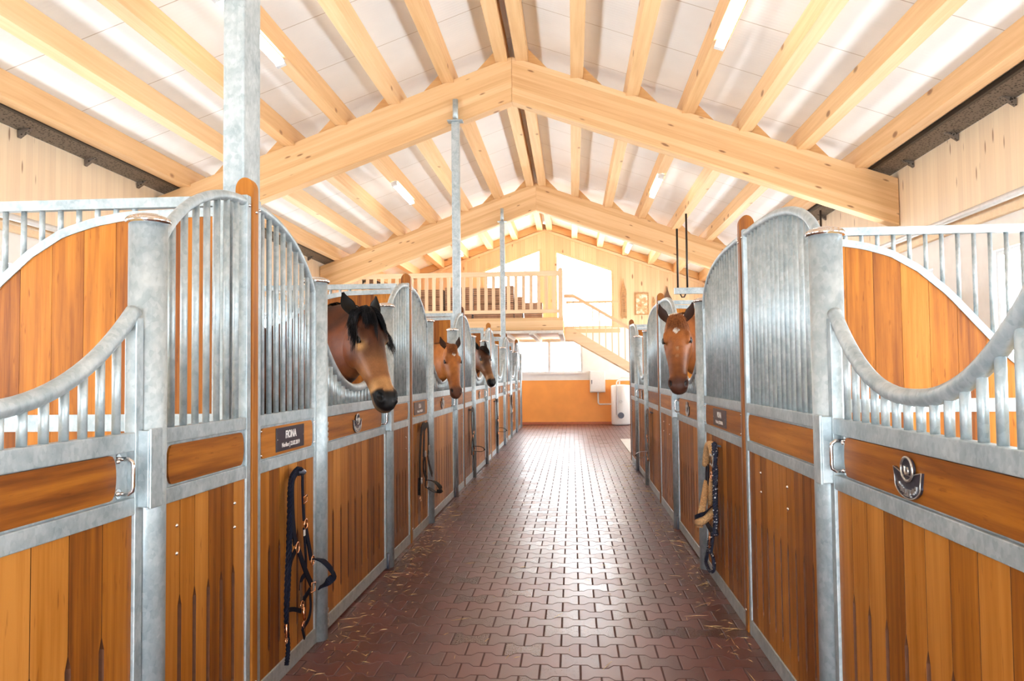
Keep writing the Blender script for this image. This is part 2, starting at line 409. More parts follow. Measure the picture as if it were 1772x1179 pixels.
# spruce lath over the blocks on the gable
m = MB()
for s in (-1, 1):
    xe = WL if s < 0 else WR
    m.prism([(RX, RZ-.02), (xe, roofz(xe)-.02), (xe, roofz(xe)-.09), (RX, RZ-.09)], 1, YG-.05, YG)
tag(m.build('trim_3', M['rail_wood']), kind='structure')
gt = NT('window_glass'); gt.b.inputs['Base Color'].default_value = (1, 1, 1, 1)
tr_ = gt.n('ShaderNodeBsdfTransparent'); gl = gt.n('ShaderNodeBsdfGlossy'); gl.inputs['Roughness'].default_value = .02
mx = gt.n('ShaderNodeMixShader'); mx.inputs[0].default_value = .06
gt.t.links.new(tr_.outputs[0], mx.inputs[1]); gt.t.links.new(gl.outputs[0], mx.inputs[2]); gt.t.links.new(mx.outputs[0], gt.o.inputs[0]); M['glass'] = gt.m
def gwin(n, x0, x1, zb, top, mull=None):
    m = MB(); y0, y1 = YG+.02, YG+.08; w = .055
    t = top if callable(top) else (lambda x: top)
    m.prism([(x0, zb), (x1, zb), (x1, zb+w), (x0, zb+w)], 1, y0, y1)
    m.prism([(x0, t(x0)), (x1, t(x1)), (x1, t(x1)-w), (x0, t(x0)-w)], 1, y0, y1)
    for a, b in ((x0, x0+w), (x1-w, x1))+(((mull-.04, mull+.04),) if mull is not None else ()):
        m.prism([(a, zb+w), (b, zb+w), (b, t(b)-w), (a, t(a)-w)], 1, y0, y1)
    o = tag(m.build('window_%d' % n, M['frame'] if mull is not None else M['rail_wood']), kind='structure')
    MB().prism([(x0, zb), (x1, zb), (x1, t(x1)), (x0, t(x0))], 1, YG+.045, YG+.055).build('pane', M['glass'], o, 'clear glass pane')
    if mull is not None: MB().box((x0-.05, YG-.06, zb-.04), (x1+.05, YG+.02, zb)).build('window_sill', M['white'], o)
gwin(wn+1, -2.55, -.86, 2.75, wt); gwin(wn+2, -.46, 1.2, 2.75, wt); gwin(wn+3, -1.62, .29, 1.47, 2.41, -.66)

# ------------------------------------------------------------------ roof timbers
TY = [3.55, 10.57, 17.70]
for i, y in enumerate(TY):
    t = thing('roof_truss', (RX, y, 0), ['glulam spruce roof truss overhead beside the near steel column', 'large pale glulam roof truss crossing the picture, its ridge joint sharpest', 'farther glulam roof truss in front of the loft'][i], 'roof truss', 'glulam roof trusses')
    for s in (-1, 1):
        xe = (WR-.01 if s > 0 else WL+.01)-RX; L = abs(xe)/math.cos(math.atan(SL)); a = math.atan(SL)
        # local x along the slope, z across the depth, sheared ends made vertical
        d = .60*math.cos(a); sh = d*math.tan(a)
        m = MB().prism([(0, 0), (L, 0), (L+sh, -d), (sh, -d)], 1, -.10, .10)
        o = m.build('rafter_beam', M['truss'], t, bevel=.006); o.location = (0, 0, RZ)
        o.rotation_euler = (0, a, 0) if s > 0 else (0, a, math.pi)
    # wedges on the truss beside each purlin
PX = [RX+s*(.135+.718*k) for k in range(7) for s in (-1, 1)]
PX = [x for x in PX if WL+.05 < x < WR-.2]
PXS = sorted(PX)
ordn = ['first', 'second', 'third', 'fourth', 'fifth', 'sixth', 'seventh', 'eighth']
for x in PXS:
    s = -1 if x < RX else 1; k = round((abs(x-RX)-.135)/.718); a = math.atan(SL)*s
    h = PW_/2; zc = roofz(x)
    o = MB().prism([(-h, -.012), (h, -.012), (h, roofz(x+h)-zc+PD), (-h, roofz(x-h)-zc+PD)], 1, Y0+.01, YG-.01).build('roof_purlin', M['purlin'], None, bevel=.004); o.location = (x, 0, zc)
    tag(o, 'pale spruce roof purlin, %s down from the ridge on the %s slope' % (ordn[k], 'boiler-side' if s > 0 else 'loft-side'), 'roof beam', 'spruce purlins under the white ceiling')
# wedge blocks: on every truss beside the downhill face of each purlin; full blocks on the gable
bk = MB()
for yi, y in enumerate(TY):
    for x in PXS:
        s = -1 if x < RX else 1
        x0 = x+s*PW_/2; x1 = x0+s*.27
        if not (WL+.1 < x1 < WR-.1): continue
        z0, z1 = roofz(x0), roofz(x1)
        o = MB().prism([(0, -.03), (x1-x0, z1-z0-.03), (x1-x0, z1-z0), (0, PD-.01)], 1, -.05, .05).build('wedge_block', M['filler']); o.location = (x0, y, z0)
        k = round((abs(x-RX)-.135)/.718)
        tag(o, 'small triangular wood block on the %s truss, downhill of the %s %s purlin' % (['overhead', 'large', 'farther'][yi], ordn[k], 'boiler-side' if s > 0 else 'loft-side'), 'wood block', 'wedge blocks between purlins')
for a, b in zip(PXS[:-1], PXS[1:]):
    if b-a < .5: continue
    m = MB().prism([(a+.07, roofz(a+.07)+.0), (b-.07, roofz(b-.07)), (b-.07, roofz(b-.07)+PD), (a+.07, roofz(a+.07)+PD)], 1, YG-.04, YG)
    k = round((min(abs(a-RX), abs(b-RX))-.135)/.718)
    tag(m.build('gable_block', M['filler']), 'orange wood block at the gable, below the %s %s purlin' % (ordn[k], 'loft-side' if b < RX else 'boiler-side'), 'wood block', 'blocks between purlins on the gable')
# eaves grilles with brackets
for s, x, nm in ((-1, WL, 'loft-side'), (1, WR, 'window-side')):
    xi = x-s*.31; zi, zo = roofz(xi)+.03, roofz(x)+.10
    t = thing('eaves_grille', (x, 0, 0), 'dark perforated metal strip under the eaves along the %s wall' % nm, 'vent grille')
    m = MB().prism([(xi-x, zi), (-s*.006, zo), (-s*.006, zo+.02), (xi-x, zi+.02)], 1, Y0, YG-.05); m.build('perforated_sheet', M['dark'], t)
    MB().box((xi-x-.02, Y0, zi-.02), (xi-x+.02, YG-.05, zi+.03)).build('edge_angle', M['rod'], t)
    for k in range(22):
        y = -1.3+1.13*k
        if any(abs(y-ty) < .3 for ty in TY): continue
        MB().prism([(-s*.006, zo-.002), (-s*.16, zo+.048), (-s*.16, zo+.03), (-s*.006, zo-.075)], 1, y-.004, y+.05).build('bracket', M['dark'], t)
# pipes along the walls
for s, x, nm in ((-1, WL, 'loft-side'), (1, WR, 'window-side')):
    m = MB().tube([(x-s*.10, Y0, 3.06), (x-s*.10, YG-.1, 3.06)], .035, 12)
    tag(m.build('wall_pipe', M['pipe']), 'grey pipe running along the %s wall above the white band' % nm, 'pipe')

# ceiling lamps
lamp0 = thing('ceiling_lamp', (0, 0, 0), 'x', 'ceiling lamp', 'tube lamps under the purlins')
MB().box((-.045, -.76, -.03), (.045, .76, .0)).build('housing', M['enamel'], lamp0, bevel=.008)
m = MB(); m.sweep([(0, -.74, -.035), (0, .74, -.035)], [(.04*math.cos(a), .05*math.sin(a)) for a in [2*math.pi*k/16 for k in range(16)]], upv=(0, 0, 1)); m.build('diffuser', M['lamp'], lamp0)
for e in (-.76, .76): MB().box((-.05, e-.03, -.075), (.05, e+.03, .0)).build('end_cap', M['grey'] if 0 else M['frame'], lamp0)
bpy.context.view_layer.update()
first = True
for x, nm in ((RX+.135+.718*3, 'boiler-side'), (RX-.135-.718*3, 'loft-side')):
    for y, w in ((7.42, 'nearest'), (14.4, 'middle'), (21.4, 'one by the gable')):
        z = roofz(x)+PD-.225
        lab = 'lit tube lamp on the %s slope, %s' % (nm, {'nearest': 'in front of the large truss', 'middle': 'between the two trusses', 'one by the gable': 'close to the gable wall'}[w])
        o = lamp0 if first else copy_tree(lamp0); first = False
        o.location = (x, y, z); o['label'] = lab; o.rotation_euler = (0, math.atan(SL)*(1 if x > RX else -1), 0)

# steel columns
for i, y in enumerate((3.62, 10.42, 17.475)):
    t = thing('steel_column', (-1.487 if i else -1.535, y if i else 3.66, 0), ['thick square galvanised column rising behind the near wooden divider', 'slim galvanised column with a round top pipe against the large truss', 'thin distant galvanised column standing in front of the loft railing'][i], 'column', 'galvanised roof columns')
    zc = 4.66 if i == 0 else 4.77
    MB().box((-.05, -.10 if i == 0 else -.055, 0), (.05, .10 if i == 0 else .055, zc)).build('shaft', M['steel'], t, bevel=.008)
    if i: 
        MB().box((-.10, -.09, zc), (.10, .05, zc+.012)).build('head_plate', M['steel'], t)
        MB().tube([(0, -.01, zc), (0, -.01, zc+.30)], .036, 14).build('top_pipe', M['steel'], t)

# ------------------------------------------------------------------ stall fronts
def arch(sv, Wd, kind):
    return 1.93+.33*((1-sv**2.2)**.75 if kind == 'L' else (1-sv**3)**.45)
def inlay(m, u0, u1, x0, x1, z0=1.083, z1=1.222, b=.035, ends=(1, 1)):
    P = []; n = 10
    zc = (z0+z1)/2; hh = (z1-z0)/2
    for e, uu, sg in ((ends[1], u1, 1), (ends[0], u0, -1)):
        for k in range(n+1):
            a = -math.pi/2+math.pi*k/n; bb = b if e else .0
            z = zc+sg*hh*math.sin(a); c = math.cos(a)**.8 if abs(math.cos(a)) > 1e-6 else 0
            P.append((uu-sg*bb+sg*bb*c, z))
    m.prism(P, 0, x0, x1)
    return m
def boards(par, u0, u1, o, pw=.125, slot=True):
    F0, F1 = o*.013, -o*.027
    n = max(1, round((u1-u0)/pw)); w = (u1-u0)/n; m = MB(); g = .0018; sw = .0125
    for k in range(n):
        a, b = u0+k*w+g, u0+(k+1)*w-g
        L = [(a, .085), (a, .18), (a+sw, .20), (a+sw, .64), (a, .68), (a, 1.03)] if (slot and k > 0) else [(a, .085), (a, 1.03)]
        Rr = [(b, 1.03), (b, .68), (b-sw, .64), (b-sw, .20), (b, .18), (b, .085)] if (slot and k < n-1) else [(b, 1.03), (b, .085)]
        m.prism(L+Rr, 0, F0, F1)
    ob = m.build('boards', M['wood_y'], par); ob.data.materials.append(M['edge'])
    at = ob.data.attributes.new('plank', 'FLOAT', 'FACE'); at.data.foreach_set('value', [(math.floor((f.center.y-u0)/w)+.5)/(n+3) for f in ob.data.polygons])
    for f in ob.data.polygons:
        if abs(f.normal.x) < .5: f.material_index = 1  # edge and slot faces get the painted shade colour
    return ob
def bolt(par, x, u, z, o, r=.008):
    m = MB().lathe((x, u, z), [(r, 0), (r, .002*o), (r*.7, .006*o), (r*.1, .008*o)], 10, 0); return m.build('bolt', M['chrome'], par)
def make_panel(side, Wd, kind, plate):
    """fixed panel; plate: divider at u=0 (arch falls with u), else divider at u=Wd"""
    o = -side; t = thing('stall_screen')
    f0, f1 = o*.022, -o*.018
    du = (lambda u: u) if plate else (lambda u: Wd-u)      # distance from divider
    ztop = lambda u: arch(min(1, max(0, du(u)/Wd)), Wd, kind)
    dv, pe = (0, .045) if plate else (Wd-.045, Wd), (Wd-.03, Wd) if plate else (0, .03)
    m = MB(); m.box((f0, dv[0], 0), (f1, dv[1], 2.265)); m.box((f0, pe[0], 0), (f1, pe[1], 1.93))
    g0, g1 = f0-o*.0015, f1+o*.0015; m.box((g0, .002, .001), (g1, Wd-.002, .085)); m.box((g0, .002, 1.02), (g1, Wd-.002, 1.075)); m.box((g0, .002, 1.232), (g1, Wd-.002, 1.285))
    m.box((o*.008, .03, 1.07), (-o*.010, Wd-.03, 1.24))
    m.build('frame', M['steel'], t, bevel=.003)
    n = 28; pts = []
    for k in range(n+1):
        q = k/n; dd = 1-(1-q)**1.8
        u = dd*Wd if plate else Wd-dd*Wd
        pts.append((0, u, ztop(u)-.021))
    pts[0] = (0, .0 if plate else Wd, pts[0][2])
    MB().tube(pts, .021, 12).build('arched_rail', M['steel'], t)
    sp = .093 if kind == 'L' else .0835
    nb = int((Wd-.09)/sp); s0 = (.045 if plate else .03)+(Wd-.075-(nb-1)*sp)/2
    for k in range(nb):
        u = s0+k*sp; MB().tube([(0, u, 1.28), (0, u, ztop(u)-.02)], .0135, 10).build('bar', M['steel'], t)
    a, b = (.06, Wd-.05) if plate else (.05, Wd-.06)
    inlay(MB(), a, b, o*.016, o*.006).build('inlay_board', M['wood_ins'], t)
    boards(t, .03 if not plate else .045, Wd-.03 if plate else Wd-.045, o)
    if not plate:
        for uu in (.12, .47*Wd if kind == 'R' else Wd-.15):
            for zz in (.93, .83): bolt(t, o*.012, uu if kind == 'L' else Wd-uu-.2, zz, o)
    else:
        for uu in (.052, Wd-.036):
            for zz in (1.10, 1.21): bolt(t, o*.018, uu, zz, o, .006)
        MB().tube([(o*.01, Wd*.55, .965), (o*.045, Wd*.55, .97), (o*.05, Wd*.55, .985)], .008, 8).build('hook', M['grey'], t)
    bolt(t, o*.022, dv[0]+.022, 2.22, o)
    return t
def ushape(s): return 1.405+.30*abs(s)**2.3
def make_door(side, Wd, kind):
    o = -side; t = thing('stall_gate'); f0, f1 = o*.024, -o*.016
    m = MB(); m.box((f0, 0, .01), (f1, .045, 1.66)); m.box((f0, Wd-.045, .01), (f1, Wd, 1.66))
    g0, g1 = f0-o*.0015, f1+o*.0015; m.box((g0, .002, .012), (g1, Wd-.002, .09)); m.box((g0, .002, 1.02), (g1, Wd-.002, 1.075)); m.box((g0, .002, 1.225), (g1, Wd-.002, 1.285))
    m.box((o*.008, .03, 1.07), (-o*.010, Wd-.13, 1.24)); m.box((-o*.004, Wd-.14, 1.07), (-o*.012, Wd-.03, 1.24))
    m.build('frame', M['steel'], t, bevel=.003)
    pts = []
    for k in range(41):
        q = -1+2*k/40; q = math.copysign(1-(1-abs(q))**1.35, q); u = Wd/2+q*(Wd/2-.022); pts.append((0, u, ushape(q)-.024))
    MB().tube(pts, .026, 14).build('curved_rail', M['steel'], t)
    nb = int((Wd-.12)/.088); s0 = (Wd-(nb-1)*.088)/2
    for k in range(nb):
        u = s0+k*.088; q = (u-Wd/2)/(Wd/2-.022)
        MB().tube([(0, u, 1.28), (0, u, ushape(q)-.03)], .0135, 10).build('bar', M['steel'], t)
    inlay(MB(), .05, Wd-.145, o*.018, o*.006, ends=(0, 1)).build('inlay_board', M['wood_ins'], t)
    boards(t, .045, Wd-.045, o, .155)
    # chrome pull handle near the far edge
    hu = Wd-.105
    m = MB().tube([(o*.0, hu, 1.205), (o*.035, hu, 1.205), (o*.048, hu, 1.195), (o*.05, hu, 1.18), (o*.05, hu, 1.12), (o*.048, hu, 1.105), (o*.035, hu, 1.095), (0, hu, 1.095)], .007, 10)
    m.lathe((-o*.004, hu, 1.205), [(.016, 0), (.016, o*.006)], 14, 0); m.lathe((-o*.004, hu, 1.095), [(.016, 0), (.016, o*.006)], 14, 0)
    m.build('handle', M['chrome'], t)
    for zz in (1.10, 1.20): bolt(t, o*.018, Wd-.138, zz, o, .008)
    m = MB().box((o*.058, Wd-.03, 1.035), (o*.068, Wd+.045, 1.295)); m.box((o*.022, Wd-.03, 1.04), (o*.06, Wd-.024, 1.29)); m.build('latch_plate', M['steel'], t, bevel=.005)
    for zz in (1.145, .10):
        hb = MB()
        for dz in (-.045, -.015, .015, .045): hb.lathe((o*.035, -.012, zz+dz-.013), [(.012, 0), (.019, .004), (.019, .022), (.012, .026)], 12)
        hb.box((o*.02, -.012, zz-.012), (o*.036, .03, zz+.012)); hb.build('hinge', M['silver'], t)
    # maker's emblem: oval medallion over a dark fan-shaped scroll
    eu = Wd*.5 if kind == 'R' else Wd*.46; ez = 1.153
    P = [(eu-.098, ez+.020), (eu-.088, ez-.022)]+[(eu+.090*math.cos(a), ez-.020+.044*math.sin(a)) for a in [math.pi*1.06+math.pi*.88*k/16 for k in range(17)]]+[(eu+.088, ez-.022), (eu+.098, ez+.020), (eu+.06, ez+.012), (eu+.03, ez+.004), (eu-.03, ez+.004), (eu-.06, ez+.012)]
    e = MB().prism(P, 0, o*.017, o*.026).build('emblem', M['pewter'], t, 'dark fan-shaped maker emblem with silver oval', bevel=.001)
    m = MB(); n = 24
    m.tube([(o*.030, eu-.008+.040*math.cos(2*math.pi*k/n), ez+.022+.034*math.sin(2*math.pi*k/n)) for k in range(n)], .0042, 6, True)
    m.tube([(o*.027, q_[0], q_[1]) for q_ in P], .0018, 5, True)
    m.tube([(o*.030, eu-.010+.0030*math.cos(k*.5)*(1+k*.34), ez+.020+.0028*math.sin(k*.5)*(1+k*.38)) for k in range(15)], lambda tt: .0018+.003*tt, 6)
    m.build('medallion', M['silver'], e)
    m = MB()
    for k in range(11):
        a = math.pi*1.14+math.pi*.72*k/10; cx, cz = eu+.066*math.cos(a), ez-.016+.029*math.sin(a); hgt = .0065+.001*(k % 3); 
        m.box((o*.0255, cx-.0045, cz-hgt), (o*.0285, cx+.0045-(.003 if k % 2 else 0), cz+hgt))
    for k in range(5): m.box((o*.0255, eu-.022+k*.011-.0035, ez-.058), (o*.028, eu-.022+k*.011+.0035, ez-.053))
    m.build('lettering', M['silver'], e)
    MB().prism([(eu-.008+.038*math.cos(2*math.pi*k/n), ez+.022+.032*math.sin(2*math.pi*k/n)) for k in range(n)], 0, o*.020, o*.028).build('medallion_disc', M['pewter'], e)
    MB().tube([(o*.035, Wd-.02, .12), (o*.035, Wd-.02, .004)], .011, 10).build('drop_bolt', M['grey'], t)
    return t
def make_post():
    t = thing('stall_post'); MB().lathe((0, 0, 0), [(.0625, 0), (.0625, 1.985)], 28).build('pole', M['steel'], t)
    MB().lathe((0, 0, 1.985), [(.064, 0), (.0735, .003), (.0735, .016), (.066, .024), (.04, .034), (.01, .038)], 28).build('cap', M['chrome'], t)
    return t
def make_divider(side):
    o = -side; t = thing('divider_post'); P = [(o*.030, 0), (-o*.055, 0)]
    c = -o*.0125; r = .0425
    P += [(c-o*r*math.cos(a), 2.30+.055*math.sin(a)) for a in [math.pi*k/12 for k in range(13)]]
    MB().prism(P, 1, -.030, .030).build('wooden_board', M['wood_post'], t, bevel=.004)
    for z in (2.2, .12): bolt(t, o*.03, 0, z, o)
    return t
def curve_part(s):
    K = [(0, 2.20), (.45, 2.19), (.6, 2.165), (.75, 2.12), (.9, 2.03), (1.06, 1.89), (1.2, 1.73), (1.35, 1.56), (1.5, 1.42), (1.65, 1.335), (1.85, 1.30)]
    for (a, b), (c, d) in zip(K[:-1], K[1:]):
        if s <= c: return b+(d-b)*(s-a)/(c-a)
    return 1.30
def make_partition(side, length):
    """solid boards, curved rail, bars above; local x runs from the front to the wall"""
    t = thing('stall_partition'); e = side
    m = MB(); m.box((0, -.02, 2.225), (e*length, .02, 2.27)); m.box((e*.002, -.0185, 1.225), (e*(length-.002), .0185, 1.30)); m.box((e*.001, -.0195, 0), (e*.05, .0195, 2.24)); m.box((e*.002, -.018, .03), (e*(length-.002), .018, .10)); m.box((e*(length-.05), -.0195, 0), (e*(length-.001), .0195, 2.24))
    m.build('frame', M['steel'], t)
    n = 40; pts = [(e*1.9*k/n, 0, curve_part(1.9*k/n)) for k in range(n+1)]
    MB().sweep(pts, [(-.02, -.02), (.02, -.02), (.02, .02), (-.02, .02)], upv=(0, 1, 0), smooth=False).build('curved_rail', M['steel'], t)
    m = MB(); pw = .15
    for k in range(13):
        a, b = .05+k*pw+.001, .05+(k+1)*pw-.001
        if a > 1.85: break
        b = min(b, 1.86); q = [a+(b-a)*i/4 for i in range(5)]
        m.prism([(e*a, 1.29), (e*b, 1.29)]+[(e*v, max(1.30, curve_part(v)-.015)) for v in reversed(q)], 1, -.012, .012)
    k = 0
    while .05+k*pw < length-.06:
        a, b = .05+k*pw+.001, min(.05+(k+1)*pw-.001, length-.05); m.prism([(e*a, .09), (e*b, .09), (e*b, 1.235), (e*a, 1.235)], 1, -.012, .012); k += 1
    m.build('boards', M['wood_x'], t)
    k = 0; s = .42
    while s < length-.08:
        MB().tube([(e*s, 0, curve_part(s) if s < 1.85 else 1.29), (e*s, 0, 2.235)], .0125, 8).build('bar', M['steel'], t); s += .0875
    return t

bpy.context.view_layer.update()
LW = ['the empty near door opposite the large emblem', 'the FIONA nameplate', "the chestnut horse's stall", "the smaller dark brown horse's stall", 'the first empty stall past the dark brown horse', 'the last stall before the orange wall']
RWd = ['the open near bay on the single-horse side', 'the stall of the chestnut horse with a white star', 'the empty far bay on the single-horse side']
def reps(proto_fn, places, group, cat):
    proto = proto_fn(); bpy.context.view_layer.update(); out = []
    for i, (loc, lab) in enumerate(places):
        o = proto if i == 0 else copy_tree(proto)
        o.location = loc; tag(o, lab, cat, group); out.append(o)
    bpy.context.view_layer.update()
    return out
WA, WD_, WB = .85, 1.558, .77
Lb = [-1]+list(range(6))
D = lambda i: 3.52+3.51*i
LN = {0: 'the FIONA stall', 1: "the nearer chestnut horse's stall", 2: "the smaller dark brown horse's stall", 3: 'the empty stall past the dark brown horse', 4: 'the last stall before the orange wall', -1: 'the nearest empty stall', 5: 'the orange wall end'}
LA = reps(lambda: make_panel(-1, WA, 'L', True), [((XL, D(i)+.035, 0), 'barred steel panel with a nameplate at %s' % LN[i]) for i in (0, 1, 2, 3, 4)]+[((XL, D(5)+.035, 0), 'last arched steel panel ending the long row by the orange wall')], 'nameplate panels of the four-stall row', 'stall panel')
LB_ = reps(lambda: make_panel(-1, WB, 'L', False), [((XL, D(i)+2.705, 0), 'steel panel with blank inlay, far side of %s' % LN[i]) for i in (-1, 0, 1, 2, 3, 4)], 'blank panels of the four-stall row', 'stall panel')
LDr = reps(lambda: make_door(-1, WD_, 'L'), [((XL, D(i)+1.015, 0), lab) for i, lab in ((-1, 'nearest stall door with a curved rail and chrome handle, no horse, opposite the large emblem'), (0, 'stall door with the large black-maned horse leaning over its curved rail'), (1, 'stall door with the chestnut horse beside the loft column'), (2, 'stall door with the smaller dark brown horse looking out'), (3, 'empty stall door just past the smaller dark brown horse'), (4, 'empty stall door nearest the orange wall on the horse-filled row'))], 'doors of the horse-filled row', 'stall door')
LP = []
for i in range(-1, 6):
    if i >= 0: LP.append(((XL, D(i)+.95, 0), 'round capped steel post, near door side of %s' % LN[i]))
    if i < 5: LP.append(((XL, D(i)+2.64, 0), ('thick round capped steel post in front, beside the near empty door with chrome handle' if i < 0 else 'round capped steel post, far door side of %s' % LN[i])))
RA_, RDo, RB_ = 1.39, 1.40, 1.50
RP = []; DR = lambda i: 4.70+4.52*i
RN = {-1: 'the near bay with the large emblem', 0: 'the star-faced chestnut horse', 1: 'the empty bay past the star-faced horse'}
for i in (-1, 0, 1):
    if i >= 0: RP.append(((XR, DR(i)+1.475, 0), 'round capped steel post, near door side of %s' % RN[i]))
    RP.append(((XR, DR(i)+3.04, 0), ('thick round capped steel post rising beside the door with the large emblem' if i < 0 else 'round capped steel post, far door side of %s' % RN[i])))
reps(make_post, LP+RP, 'round capped stall posts', 'post')
RA = reps(lambda: make_panel(1, RA_-.02, 'R', True), [((XR, DR(i)+.035, 0), 'wide closely barred panel with a nameplate at %s' % RN[i]) for i in (0, 1)], 'wide nameplate panels', 'stall panel')
RB = reps(lambda: make_panel(1, RB_-.12, 'R', False), [((XR, DR(i)+3.105, 0), 'wide closely barred panel with a blank inlay at %s' % RN[i]) for i in (-1, 0, 1)], 'wide blank panels', 'stall panel')
RD = reps(lambda: make_door(1, RDo+.03, 'R'), [((XR, DR(i)+1.545, 0), lab) for i, lab in ((-1, 'nearest stall door with a large fan emblem and deep curved rail, no horse'), (0, 'stall door with the star-faced chestnut horse behind the post'), (1, 'distant empty stall door on the star-faced horse side'))], 'doors of the shorter row', 'stall door')
reps(lambda: make_divider(-1), [((XL, D(i), 0), 'round-tipped wooden divider at the near edge of %s' % LN[i]) for i in range(0, 6)], 'wooden dividers of the long row', 'divider post')
reps(lambda: make_divider(1), [((XR, DR(i), 0), 'upright oiled wooden divider with rounded tip, %s' % w) for i, w in ((0, 'beside the fleece halter panel'), (1, 'past the star-faced horse'), (2, 'at the far end of the shorter row'))], 'wooden dividers of the short row', 'divider post')
reps(lambda: make_partition(-1, abs(WL-XL)-.13), [((XL-.10, D(i) if i else D(i)-.03, 0), 'orange boarded partition at the near edge of %s' % LN[i]) for i in range(0, 6)], 'partitions behind the long row', 'stall partition')
reps(lambda: make_partition(1, WR-XR-.08), [((XR+.06, DR(i), 0), 'stall partition of dark orange boards, curved rail and bars, %s' % w) for i, w in ((0, 'behind the near emblem door'), (1, 'behind the star-faced horse'), (2, 'closing the far end of the shorter row'))], 'partitions behind the short row', 'stall partition')

# nameplates
def nameplate(panel, side, u0, u1, l1, l2, sz=1.0):
    o = -side; p = MB().box((o*.016, u0, 1.097), (o*.021, u1, 1.212)).build('nameplate', M['plate'], panel, 'dark nameplate with pale lettering', bevel=.001)
    for uu in (u0+.012, u1-.012): MB().lathe((o*.021, uu, 1.155), [(.004, 0), (.003, o*.002)], 8, 0).build('screw', M['chrome'], p)
    rz = math.pi/2 if o > 0 else -math.pi/2
    uc = (u0+u1)/2
    text_obj(l1, .052*sz, p, (o*.0215, uc, 1.172), (math.pi/2, 0, rz), .0012)
    text_obj(l2, .030*sz, p, (o*.0215, uc, 1.124), (math.pi/2, 0, rz), .0003)
nameplate(LA[0], -1, .245, .645, 'FIONA', 'Noriker | 23.02.2019')
nameplate(LA[1], -1, .13, .66, 'ELLA', 'Noriker | 14.04.2018')
nameplate(RA[0], 1, .52, .98, 'MUNA', 'Noriker | 27.05.2016')
# ------------------------------------------------------------------ horses
from mathutils import noise as mn
def lerp(a, b, t): return a+(b-a)*t
def interp(K, t):
    if t <= K[0][0]: return K[0][1:]
    for p, q in zip(K[:-1], K[1:]):
        if t <= q[0]:
            w = (t-p[0])/(q[0]-p[0]); w = w*w*(3-2*w)*.5+w*.5
            return tuple(lerp(a, b, w) for a, b in zip(p[1:], q[1:]))
    return K[-1][1:]
#        t     dorsal ventral halfwidth
HEADK = [(-.03, -.035, -.10, .046), (.0, -.010, -.135, .066), (.06, .004, -.165, .080), (.14, .015, -.195, .090), (.24, .019, -.225, .096), (.32, .015, -.235, .097),
         (.40, .008, -.232, .093), (.48, .001, -.215, .085), (.58, -.007, -.188, .074), (.68, -.013, -.168, .066), (.78, -.017, -.157, .063),
         (.86, -.020, -.154, .066), (.92, -.027, -.156, .067), (.97, -.042, -.152, .059), (1.0, -.060, -.144, .046), (1.02, -.080, -.130, .024)]
def smooth01(x): x = max(0, min(1, x)); return x*x*(3-2*x)
def coat_mat(name):
    t = NT(name); a = t.n('ShaderNodeAttribute'); a.attribute_name = 'coat'; co, x, y, z = t.xyz()
    n = t.noise(t.scale(co, (1, 1, .35)), 240, 3, .6); n2 = t.noise(co, 16, 3)
    f = t.math('MULTIPLY_ADD', n, .7, t.math('MULTIPLY_ADD', n2, .7, .3))
    c = t.mix(1.0, a.outputs['Color'], t.comb(f, f, f), 'MULTIPLY')
    t.bump(n, .10, .003); return t.pbr(c, .45, 0, .2)
M['coat'] = coat_mat('horse_coat')
M['eye'] = plain('dark_glossy_eye', (.012, .007, .005), .06, 0, .1)
def hair_mat(name, c):
    m_ = plain(name, c, .5, 0, .45, 90); m_.node_tree.nodes['Principled BSDF'].inputs['Specular IOR Level'].default_value = .12; return m_
